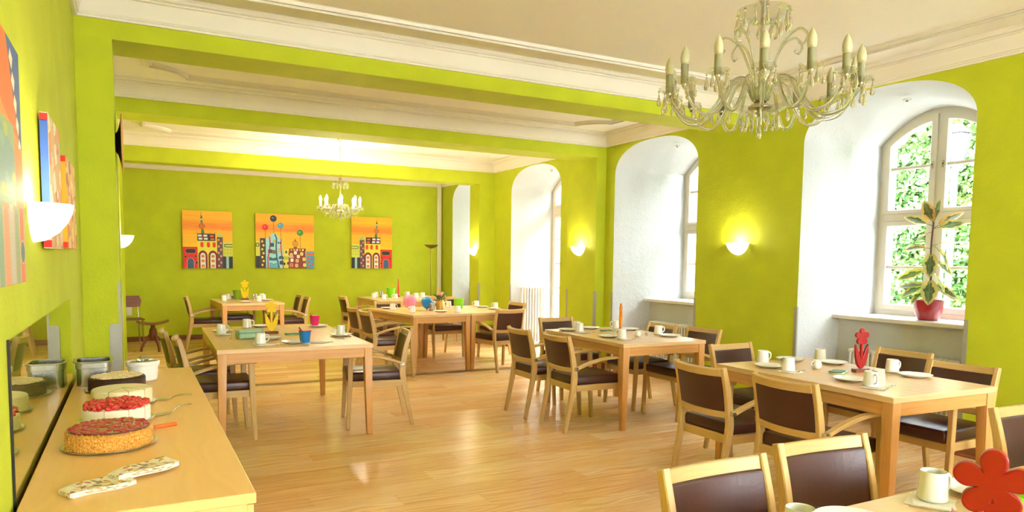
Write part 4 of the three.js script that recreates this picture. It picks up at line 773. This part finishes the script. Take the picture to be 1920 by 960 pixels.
const jug = protoThing('cream_jug', '', 'jug', (t) => { part('body', G.jug, M.china, t); part('handle', G.jugHandle, M.china, t); });
const spoon = protoThing('teaspoon', '', 'spoon', (t) => { part('bowl', G.spoonBowl, M.steel, t); part('stem', G.spoonStem, M.steel, t); });
const napk = protoThing('paper_napkin', '', 'napkin', (t) => { const g = new THREE.BoxGeometry(0.12, 0.003, 0.12, 10, 1, 10), p = g.attributes.position; for (let i = 0; i < p.count; i++) p.setY(i, p.getY(i) + 0.0015 + 0.0016 * (fbm(p.getX(i) * 30, p.getZ(i) * 30, 2) + 1)); g.computeVertexNormals(); part('sheet', g, M.napkin, t); const f = g.clone().scale(0.55, 1, 0.9).rotateY(0.2).translate(-0.02, 0.0035, 0.01); part('fold', f, M.napkin, t); });
const NK = TY + 0.0052;
// foreground table
mug('white mug at the bottom edge before the leftmost foreground chair', 1.462, -1.19, 165);
mug('white mug on a napkin beside the large red flower cutout', 2.058, -1.215, 190, TY + 0.009);
napk('folded white napkin under the mug next to the large red flower', 2.05, -1.215, 24);
spoon('teaspoon on the napkin by the large red flower', 1.975, -1.15, -62, NK);
plate('white plate behind the large red flower cutout', 2.27, -1.2);
plate('white plate at the bottom edge between two foreground mugs', 1.68, -1.2);
// plant window table
mug('white mug at the far left corner of the plant window table', 3.895, -3.54, 190);
plate('white plate next to the far left mug of the plant window table', 4.16, -3.53);
plate('white plate on the left edge of the plant window table, beside a mug with spoon', 3.76, -3.36);
mug('white mug on a napkin halfway along the left of the plant window table', 3.709, -3.16, 90, TY + 0.009);
napk('white napkin under the middle left mug of the plant window table', 3.72, -3.15, 10);
spoon('teaspoon beside the middle left mug of the plant window table', 3.77, -3.11, 200, NK);
jug('small white cream jug in the middle of the plant window table', 4.016, -3.187, 165);
mug('white mug behind the cream jug on the plant window table', 4.35, -3.43, 140);
plate('white plate on the far window side of the plant window table', 4.31, -3.29);
mug('white mug in front of the window radiator chairs, handle to the left', 4.33, -2.865, 190);
spoon('teaspoon left of the right-hand mug on the plant window table', 4.27, -2.95, 40);
plate('white plate on the right edge of the plant window table', 4.3, -2.69);
mug('white mug with napkin at the near left corner of the plant window table', 3.675, -2.554, -62, TY + 0.009);
napk('white napkin under the nearest mug of the plant window table', 3.69, -2.54, 14);
spoon('teaspoon beside the nearest mug of the plant window table', 3.76, -2.49, 20, NK);
plate('white plate behind the nearest mug of the plant window table', 3.781, -2.763);
// orange flower table
mug('white mug at the far left of the orange flower table, handle left', 3.963, -6.03, 180);
plate('white plate at the far left edge of the orange flower table', 3.83, -5.98);
mug('white mug in front of the far left mug on the orange flower table', 3.821, -5.755, 110, TY + 0.009);
napk('white napkin on the left edge of the orange flower table', 3.83, -5.74, 12);
spoon('teaspoon on the left edge of the orange flower table', 3.88, -5.66, 190, NK);
plate('white plate at the far end of the orange flower table', 4.16, -6.06);
mug('white mug right behind the orange flower cutout', 4.42, -5.97, 30);
plate('white plate on the window side behind the orange flower', 4.46, -5.8);
mug('white mug in front of the orange flower cutout', 3.839, -5.1, 60, TY + 0.009);
napk('white napkin under the mug before the orange flower', 3.86, -5.09, 10);
spoon('teaspoon at the near corner of the orange flower table', 3.92, -5.02, 10, NK);
plate('white plate left of the orange flower cutout', 3.85, -5.32);
jug('small white cream jug right of the orange flower cutout', 4.142, -5.26, 170);
mug('white mug on the right of the orange flower table, handle left', 4.46, -5.35, 190);
plate('white plate on the right edge of the orange flower table', 4.44, -5.16);
spoon('teaspoon beside the right-hand mug of the orange flower table', 4.36, -5.4, 60);
// wide left table
plate('white plate at the left edge of the wide left table', 0.72, -7.02);
mug('white mug at the left edge of the wide left table before a plate', 0.68, -6.76, 190, TY + 0.009);
napk('white napkin under the left edge mug of the wide left table', 0.7, -6.75, 10);
mug('white mug behind the mint lunch box, handle left', 0.976, -7.36, 180);
plate('white plate behind the mint lunch box', 1.118, -7.4);
mug('white mug in front of the mint lunch box', 0.878, -5.87, 180, TY + 0.009);
napk('white napkin under the front mug of the wide left table', 0.885, -5.87, 5);
spoon('teaspoon beside the front mug of the wide left table', 0.98, -5.84, 5, TY);
plate('white plate in front of the yellow flower on the wide left table', 1.014, -6.27);
plate('white plate with the blue cup on the front edge of the wide left table', 1.14, -5.9);
plate('white plate under the pink cup at the far right of the wide left table', 1.64, -7.24);
plate('white plate at the right edge of the wide left table', 1.63, -6.3);
mug('white mug on a plate at the right edge of the wide left table', 1.63, -6.3, 10, TY + 0.0092);
spoon('teaspoon right of the blue cup on the wide left table', 1.38, -5.83, 20);
napk('small white napkin right of the blue cup', 1.34, -5.86, 40);
// back left table
mug('white mug at the near left of the back left table', 1.253, -12.0, 150);
mug('white mug at the far left of the back left table', 1.384, -12.5, 20);
plate('white plate at the wall end of the back left table', 1.58, -12.55);
mug('white mug at the front right of the back left table', 1.739, -11.72, 20);
mug('white mug at the far right of the back left table', 1.9, -12.5, 90);
plate('white plate at the right of the back left table', 1.9, -11.95);
mug('white mug beside the right plate of the back left table', 1.88, -12.2, 0);
plate('white plate at the front of the back left table', 1.53, -11.5);
// joined middle tables
plate('white plate at the far left of the balloon table', 3.13, -9.55);
mug('white mug left of the pink balloon', 3.11, -9.28, 180);
mug('white mug between the pink and the blue balloon', 3.2, -8.75, -10);
plate('white plate in front of the gold vase', 3.6, -8.74);
mug('white mug right behind the gold vase', 4.08, -9.62, 0);
mug('white mug in front of the small green pot', 3.77, -8.58, 10, TY);
mug('white mug farthest right behind, on the joined tables', 4.52, -9.6, 0);
plate('white plate at the back right of the joined tables', 4.52, -9.4);
mug('white mug on the right end of the joined tables', 4.6, -9.13, 0);
plate('white plate at the right end of the joined tables', 4.5, -8.98);
// back right table
mug('white mug at the front left of the back right table', 3.74, -12.2, 170);
mug('white mug at the far left of the back right table', 3.9, -12.6, 0);
mug('white mug before the tall green pot', 3.784, -11.75, 180);
mug('white mug right of the tall green pot', 4.04, -11.9, 0);
mug('white mug at the wall side of the back right table', 4.52, -12.62, 0);
plate('white plate at the wall side of the back right table', 4.5, -12.4);
mug('white mug right of the pink rabbit stick', 4.5, -12.1, 0);
mug('rear white mug right of the pink rabbit stick', 4.66, -12.2, 0);

// flower cutouts of painted wood on small blocks
function flowerCutout(label, x, z, turn, mat, s = 1, y = TY) {
  const t = thing('flower_cutout', label, 'flower decoration', [x, y, z], turn * D2R), T = 0.016;
  const b = [], n = 100, cy = 0.205;
  for (let i = 0; i < n; i++) { const a = (i / n) * 2 * Math.PI, r = 0.021 + 0.029 * Math.abs(Math.cos(2.5 * (a - Math.PI / 2))) ** 0.55; b.push([r * Math.cos(a), cy + r * Math.sin(a)]); }
  part('bloom', extrude(shapeOf(b), T, 0.003, 2).translate(0, 0, -T / 2), mat, t);
  part('stem', extrude(shapeOf([[-0.008, 0.05], [0.008, 0.05], [0.008, 0.18], [-0.008, 0.18]]), T, 0.002).translate(0, 0, -T / 2), mat, t);
  const u = new THREE.Shape(); u.moveTo(0, 0.02); u.bezierCurveTo(0.03, 0.022, 0.052, 0.08, 0.047, 0.16); u.bezierCurveTo(0.028, 0.135, 0.012, 0.1, 0.0, 0.062); u.bezierCurveTo(-0.012, 0.1, -0.028, 0.135, -0.047, 0.16); u.bezierCurveTo(-0.052, 0.08, -0.03, 0.022, 0, 0.02);
  part('leaves', extrude(u, T, 0.003, 2).translate(0, 0, -T / 2), mat, t);
  part('block', uvBox(rbox(0.1, 0.02, 0.04, 0.003, 0, 0.01, 0)), M.brownWood, t);
  t.scale.setScalar(s); return t;
}
flowerCutout('large red wooden flower cutout at the lower right corner of the picture', 1.445, -0.74, -63, M.red, 1.36);
flowerCutout('red wooden flower cutout on the plant window table, seen almost edge-on', 4.16, -2.97, 8, M.red, 1.12);
flowerCutout('orange wooden flower cutout seen edge-on by the second window niche', 4.24, -5.66, 40, M.orange, 1.12);
flowerCutout('yellow wooden flower cutout on the wide left table beside the lunch box', 1.104, -6.72, -10, M.yellow, 1.2);
flowerCutout('yellow wooden flower cutout on the back left table before a green pot', 1.6, -12.25, -12, M.yellow, 1.25);
scene.children.filter((o) => o.name.startsWith('flower_cutout')).slice(1, 3).forEach((o, i) => { o.rotation.y = [-8, 44][i] * D2R; });
function leafPair(label, x, z, turn) {
  const t = thing('wooden_leaf', label, 'table decoration', [x, TY, z], turn * D2R), s = new THREE.Shape();
  for (let i = 0; i < 48; i++) { const a = (i / 48) * 2 * Math.PI, r = 0.022 + 0.06 * Math.cos(a) ** 2; i ? s.lineTo(r * Math.cos(a), r * Math.sin(a) * 1.3) : s.moveTo(r, 0); } s.closePath();
  part('base_leaf', extrude(s, 0.008, 0.002).rotateX(-Math.PI / 2), M.mint, t); part('upper_leaf', extrude(s, 0.007, 0.002).rotateX(-Math.PI / 2).scale(0.85, 1, 0.85).translate(-0.015, 0.008, -0.005), M.leafGreen, t);
}
leafPair('flat wooden bow-shaped leaf cutout lying on the plant window table', 3.99, -3.0, 20);
leafPair('flat wooden bow-shaped leaf cutout lying behind the orange flower', 4.17, -5.78, 10);
leafPair('flat wooden bow-shaped leaf cutout lying right of the yellow flower on wide left table', 1.27, -6.55, 5);

// lunch box, cups, stick
{
  const t = thing('lunch_box', 'mint green lidded lunch box on the wide left table', 'lunch box', [0.87, TY, -6.42], 0.16);
  part('body', rbox(0.205, 0.048, 0.125, 0.014, 0, 0.024, 0, 4), M.mint, t); part('lid', rbox(0.212, 0.026, 0.132, 0.011, 0, 0.062, 0, 4), M.mint, t); part('clip', rbox(0.012, 0.034, 0.05, 0.004, -0.106, 0.046, 0), M.mint, t);
}
{ const t = thing('wooden_stick', 'pale wooden stick leaning against the mint lunch box', 'stick', [0.76, TY, -6.5], 0); part('rod', uvBox(tube([[-0.05, 0.004, 0.13], [0.005, 0.05, 0.01], [0.012, 0.056, -0.01]], 0.0045, 8, 8), 'z'), M.beech, t); part('tip', tube([[-0.054, 0.003, 0.138], [-0.05, 0.004, 0.13]], 0.003, 3, 6), M.napkin, t); }
function squareCup(label, x, z, mat, lid, y) {
  const t = thing('drinking_cup', label, 'cup', [x, y, z], 0.3), g = new THREE.CylinderGeometry(0.05, 0.038, 0.095, 4, 1, true).rotateY(Math.PI / 4);
  part('body', [g.translate(0, 0.0475, 0), new THREE.CylinderGeometry(0.037, 0.037, 0.003, 4).rotateY(Math.PI / 4).translate(0, 0.0015, 0)], std({ color: mat.color, roughness: 0.3, side: THREE.DoubleSide }), t);
  const l = part('lid', new THREE.CylinderGeometry(0.052, 0.052, 0.007, 4).rotateY(Math.PI / 4).translate(0, 0.098, 0), lid, t); part('spout', tube([[-0.03, 0.1, 0], [-0.042, 0.115, 0], [-0.05, 0.127, 0]], 0.006, 8, 8), lid, l);
}
squareCup('blue drinking cup with red lid standing on a plate on the wide left table', 1.215, -5.83, M.blue, M.red, TY + 0.009);
squareCup('pink drinking cup with lid at the far edge of the wide left table', 1.62, -7.3, M.pink, M.pink, TY + 0.009);
function pot(label, x, z, r, h, mat) { const t = thing('plastic_pot', label, 'pot', [x, TY, z]); part('body', lathe([[0, 0.001], [r * 0.74, 0.001], [r * 0.76, 0.004], [r, h - 0.004], [r * 1.02, h], [r * 0.97, h], [r * 0.72, 0.008], [0, 0.006]], 36), mat, t); part('rim', new THREE.TorusGeometry(r, r * 0.035, 8, 36).rotateX(Math.PI / 2).translate(0, h - 0.002, 0), mat, t); }
pot('low lime green pot behind the large red flower at the right edge', 2.12, -1.02, 0.075, 0.085, M.lightGreen);
pot('small lime green pot on the joined tables right of the gold vase', 4.1, -9.3, 0.075, 0.14, M.lightGreen);
pot('tall lime green pot on the back right table', 4.09, -12.3, 0.082, 0.175, M.lightGreen);
pot('green bowl behind the yellow flower on the back left table', 1.52, -12.4, 0.09, 0.15, std({ color: '#8aae1e', roughness: 0.4 }));
{ const t = thing('pepper_mill', 'silver condiment set behind the yellow flower on the back left table', 'condiment set', [1.78, TY, -12.45]); part('tray', cyl(0.045, 0.05, 0.006), M.steel, t); for (const [x, z] of [[-0.02, 0.012], [0.022, -0.006]]) part('shaker', lathe([[0, 0.006], [0.02, 0.006], [0.018, 0.05], [0.021, 0.062], [0.014, 0.085], [0, 0.088]], 18).translate(x, 0, z), M.steel, t); part('handle', tube([[0, 0.006, 0], [0, 0.11, 0]], 0.003, 4, 6), M.steel, t); }
{ const t = thing('condiment_set', 'silver condiment set left of the tall green pot', 'condiment set', [3.93, TY, -12.35]); part('tray', cyl(0.05, 0.055, 0.006), M.steel, t); for (const x of [-0.022, 0.022]) part('shaker', lathe([[0, 0.006], [0.02, 0.006], [0.018, 0.07], [0.021, 0.09], [0.014, 0.12], [0, 0.125]], 18).translate(x, 0, 0), M.steel, t); }
{ const t = thing('rabbit_stick', 'thin pink-red rabbit-ear stick standing on the back right table', 'table decoration', [4.3, TY, -12.5]); part('block', rbox(0.06, 0.018, 0.03, 0.003, 0, 0.009, 0), M.brownWood, t); part('ears', extrude(shapeOf([[-0.014, 0.018], [0.014, 0.018], [0.02, 0.12], [0.014, 0.21], [0.006, 0.32], [-0.004, 0.33], [-0.012, 0.2], [-0.018, 0.1]]), 0.014, 0.003).translate(0, 0, -0.007), std({ color: '#e8483c', roughness: 0.4 }), t); }
function balloon(label, x, z, r, color) {
  const t = thing('balloon', label, 'balloon', [x, TY + 0.012, z]);
  part('skin', lathe([[0.003, 0.0], [0.014, 0.006], [0.036, 0.02], [0.062, 0.044], [0.081, 0.08], [0.088, 0.118], [0.083, 0.158], [0.063, 0.192], [0.034, 0.212], [0, 0.218]].map(([a, b]) => [a * r * 1.04, b * r * 0.92]), 36), phys({ color, roughness: 0.2, transmission: 0.25, thickness: 0, clearcoat: 0.6 }), t);
  part('knot', lathe([[0, -0.012], [0.012, -0.01], [0.005, -0.002], [0.005, 0.004], [0, 0.006]], 14), std({ color, roughness: 0.35 }), t);
}
balloon('pink balloon resting on the joined middle tables', 3.31, -9.15, 1.0, '#f79cc6');
balloon('blue balloon resting on the joined middle tables', 3.545, -9.12, 0.86, '#1e9ae6');
{ const t = thing('small_bottle', 'small brown glass bottle beside the blue balloon', 'bottle', [3.53, TY, -8.93]); part('body', lathe([[0, 0.002], [0.022, 0.002], [0.024, 0.006], [0.024, 0.06], [0.012, 0.078], [0.011, 0.095], [0, 0.095]], 20), phys({ color: '#8a5a34', roughness: 0.1, clearcoat: 1 }), t); part('cap', cyl(0.0125, 0.0125, 0.014, 0, 0.094, 0, 16), M.gold, t); }
{
  const t = thing('glass_jar', 'floral patterned glass jar between the blue balloon and the gold vase', 'jar', [3.65, TY, -9.2]);
  const fl = canvasTex(256, 128, (g, w, h) => { g.fillStyle = '#e9e6e0'; g.fillRect(0, 0, w, h); for (let i = 0; i < 40; i++) { g.fillStyle = ['#7a6aa0', '#b07a90', '#8a9a70', '#c8a0a8'][i % 4]; g.beginPath(); g.ellipse(rr(0, w), rr(0, h), rr(4, 9), rr(3, 8), rr(0, 3), 0, 7); g.fill(); } });
  part('body', lathe([[0, 0.002], [0.04, 0.002], [0.045, 0.008], [0.046, 0.11], [0.04, 0.125], [0.037, 0.125], [0.042, 0.108], [0.041, 0.012], [0, 0.008]], 28), std({ map: fl, roughness: 0.2 }), t); part('candle', cyl(0.03, 0.03, 0.06, 0, 0.012, 0), M.napkin, t);
}
{ // gold vase with a bunch of flowers
  const t = thing('flower_vase', 'gold jar vase with green leaves, pink rose and yellow candle stick', 'vase', [3.715, TY, -9.05]);
  part('jar', lathe([[0, 0.002], [0.05, 0.002], [0.058, 0.012], [0.06, 0.09], [0.052, 0.115], [0.046, 0.12], [0.046, 0.14], [0.05, 0.143], [0.044, 0.143], [0.042, 0.118], [0.054, 0.09], [0.052, 0.014], [0, 0.01]], 32), M.gold, t);
  const lf = new THREE.Shape(); lf.moveTo(0, 0); lf.quadraticCurveTo(0.016, 0.03, 0, 0.075); lf.quadraticCurveTo(-0.016, 0.03, 0, 0);
  const lg = new THREE.ShapeGeometry(lf, 6), lm = std({ color: '#4f7a34', roughness: 0.5, side: THREE.DoubleSide });
  for (let i = 0; i < 46; i++) { const m = part('leaf', lg, lm, t), a = rr(0, 6.283), r = rr(0.01, 0.06); m.position.set(r * Math.cos(a), 0.125 + rr(0, 0.05), r * Math.sin(a)); m.rotation.set(rr(0.2, 1.3), a + Math.PI / 2 * rr(-0.5, 2.5), rr(-0.9, 0.9), 'YXZ'); m.scale.setScalar(rr(0.8, 1.3)); }
  for (const [x, y, z, s, c] of [[-0.01, 0.215, 0.02, 0.03, '#ef8d8a'], [0.025, 0.235, 0, 0.02, '#f2b6ac'], [0.06, 0.2, 0.01, 0.012, '#f4ece0']]) { const fb = part('bloom', new THREE.IcosahedronGeometry(s, 1).scale(1, 0.85, 1), std({ color: c, roughness: 0.6, flatShading: true }), t); fb.position.set(x, y, z); }
  part('candle', cyl(0.007, 0.006, 0.17, -0.015, 0.14, -0.02, 10), M.yellow, t);
  part('stem', tube([[0.02, 0.13, 0], [0.06, 0.18, 0.01], [0.095, 0.225, 0.01]], 0.0025, 8, 5), lm, t);
}
// rubber plant on the sill
{
  const t = thing('rubber_plant', 'variegated rubber plant in a glossy red pot on the window sill', 'potted plant', [6.16, 0.9665, -3.77]);
  const pm = phys({ color: '#a90f2c', roughness: 0.12, clearcoat: 1 });
  part('pot', lathe([[0, 0.001], [0.075, 0.001], [0.085, 0.01], [0.108, 0.07], [0.118, 0.13], [0.119, 0.176], [0.115, 0.179], [0.111, 0.176], [0.11, 0.13], [0, 0.12]], 48), pm, t);
  part('soil', cyl(0.108, 0.108, 0.006, 0, 0.15, 0, 32), std({ color: '#3a2a1c', roughness: 0.95 }), t);
  part('stem', tube([[0, 0.15, 0], [0.005, 0.4, 0.004], [-0.004, 0.6, -0.004], [0, 0.86, 0.002]], 0.0075, 24, 8), std({ color: '#6a3f33', roughness: 0.7 }), t);
  const lt = canvasTex(256, 256, (g, w, h) => {    // across = leaf width, down = leaf length
    g.fillStyle = '#e3d88a'; g.fillRect(0, 0, w, h); g.fillStyle = '#4f6b3a';
    g.beginPath(); for (let i = 0; i <= 60; i++) { const a = (i / 60) * 2 * Math.PI, k = 0.36 + 0.055 * Math.sin(a * 7) + 0.04 * Math.sin(a * 13 + 1); const x = w / 2 + Math.cos(a) * k * w * 0.82, y = h / 2 + Math.sin(a) * k * h * 1.12; i ? g.lineTo(x, y) : g.moveTo(x, y); } g.fill();
    g.fillStyle = '#6f8a52'; for (let i = 0; i < 12; i++) { g.beginPath(); g.ellipse(w / 2 + rr(-50, 50), h / 2 + rr(-90, 90), rr(8, 24), rr(5, 14), rr(0, 3), 0, 7); g.fill(); }
    g.strokeStyle = '#c9cf96'; g.lineWidth = 5; g.beginPath(); g.moveTo(w / 2, 0); g.lineTo(w / 2, h); g.stroke();
  });
  const mats = ['#ffffff', '#ffd8c8', '#fff2b0'].map((c) => phys({ map: lt, color: c, roughness: 0.35, transmission: 0.25, thickness: 0, side: THREE.DoubleSide }));
  const leafGeo = (curl) => { const NU = 8, NV = 14, pos = [], uv = [], idx = []; for (let j = 0; j <= NV; j++) for (let i = 0; i <= NU; i++) { const v = j / NV, u = i / NU * 2 - 1, wd = 0.052 * Math.pow(Math.sin(Math.PI * Math.min(1, v * 0.94 + 0.06)), 0.7) * (1 - 0.25 * v); pos.push(u * wd, 0.012 * u * u * (1 - v) - curl * v * v + 0.02 * v, v * 0.17); uv.push((u + 1) / 2, v * 0.94 + 0.03); } for (let j = 0; j < NV; j++) for (let i = 0; i < NU; i++) { const q = j * (NU + 1) + i; idx.push(q, q + NU + 1, q + 1, q + 1, q + NU + 1, q + NU + 2); } const g = new THREE.BufferGeometry(); g.setAttribute('position', new THREE.Float32BufferAttribute(pos, 3)); g.setAttribute('uv', new THREE.Float32BufferAttribute(uv, 2)); g.setIndex(idx); g.computeVertexNormals(); return g; };
  const lgs = [leafGeo(0.02), leafGeo(0.06), leafGeo(0.12)];
  // [height on stem, heading in degrees (0 = towards +z), upward pitch, size, curl, tint]
  const L = [[0.86, 250, 62, 1.15, 0, 1, 60], [0.87, 30, 80, 1.1, 0, 0, 40], [0.86, 150, 72, 0.8, 0, 1, 0], [0.83, 222, 20, 1.15, 0, 0, 38], [0.82, 40, 32, 1.25, 0, 1, -40], [0.8, 25, 12, 1.15, 0, 0, -50], [0.74, 240, -30, 1.0, 1, 1, 30], [0.62, 215, 4, 1.0, 1, 1, 30], [0.65, 35, 6, 1.05, 0, 0, -12], [0.6, 20, -52, 1.1, 1, 2, -30], [0.57, 298, -72, 1.25, 0, 0, 0], [0.42, 215, -22, 1.3, 0, 2, 40], [0.5, 60, -30, 1.0, 1, 0, -20], [0.4, 345, -56, 1.15, 0, 2, -25], [0.34, 300, -62, 1.4, 0, 0, 0], [0.3, 225, -8, 1.2, 0, 0, 30], [0.28, 200, -20, 1.15, 1, 0, 35], [0.3, 20, -34, 1.2, 0, 0, -40], [0.27, 45, -22, 1.1, 1, 0, -30], [0.25, 255, -30, 1.1, 1, 2, 10], [0.3, 130, -15, 1.1, 1, 0, 0]];
  for (const [y, hd, pitch, s, c, m, roll] of L) {
    const g = part('leaf', lgs[c], mats[m], t), a = hd * D2R; const e = pitch > 50 ? 0.012 : 0.05; g.position.set(e * Math.sin(a), y + 0.008, e * Math.cos(a)); g.rotation.set(-pitch * D2R, a, roll * D2R, 'YXZ'); g.scale.setScalar(s);
    part('leaf_stalk', tube([[0, 0.0, -0.045], [0, 0.006, -0.02], [0, 0, 0.01]], 0.0024, 6, 5), M.leafGreen, g);
  }
}

// ------------------------------------------------------------------ hand over
scene.traverse((o) => { if (o.isMesh) { o.castShadow = true; o.receiveShadow = true; } });
renderer.render(scene, camera);
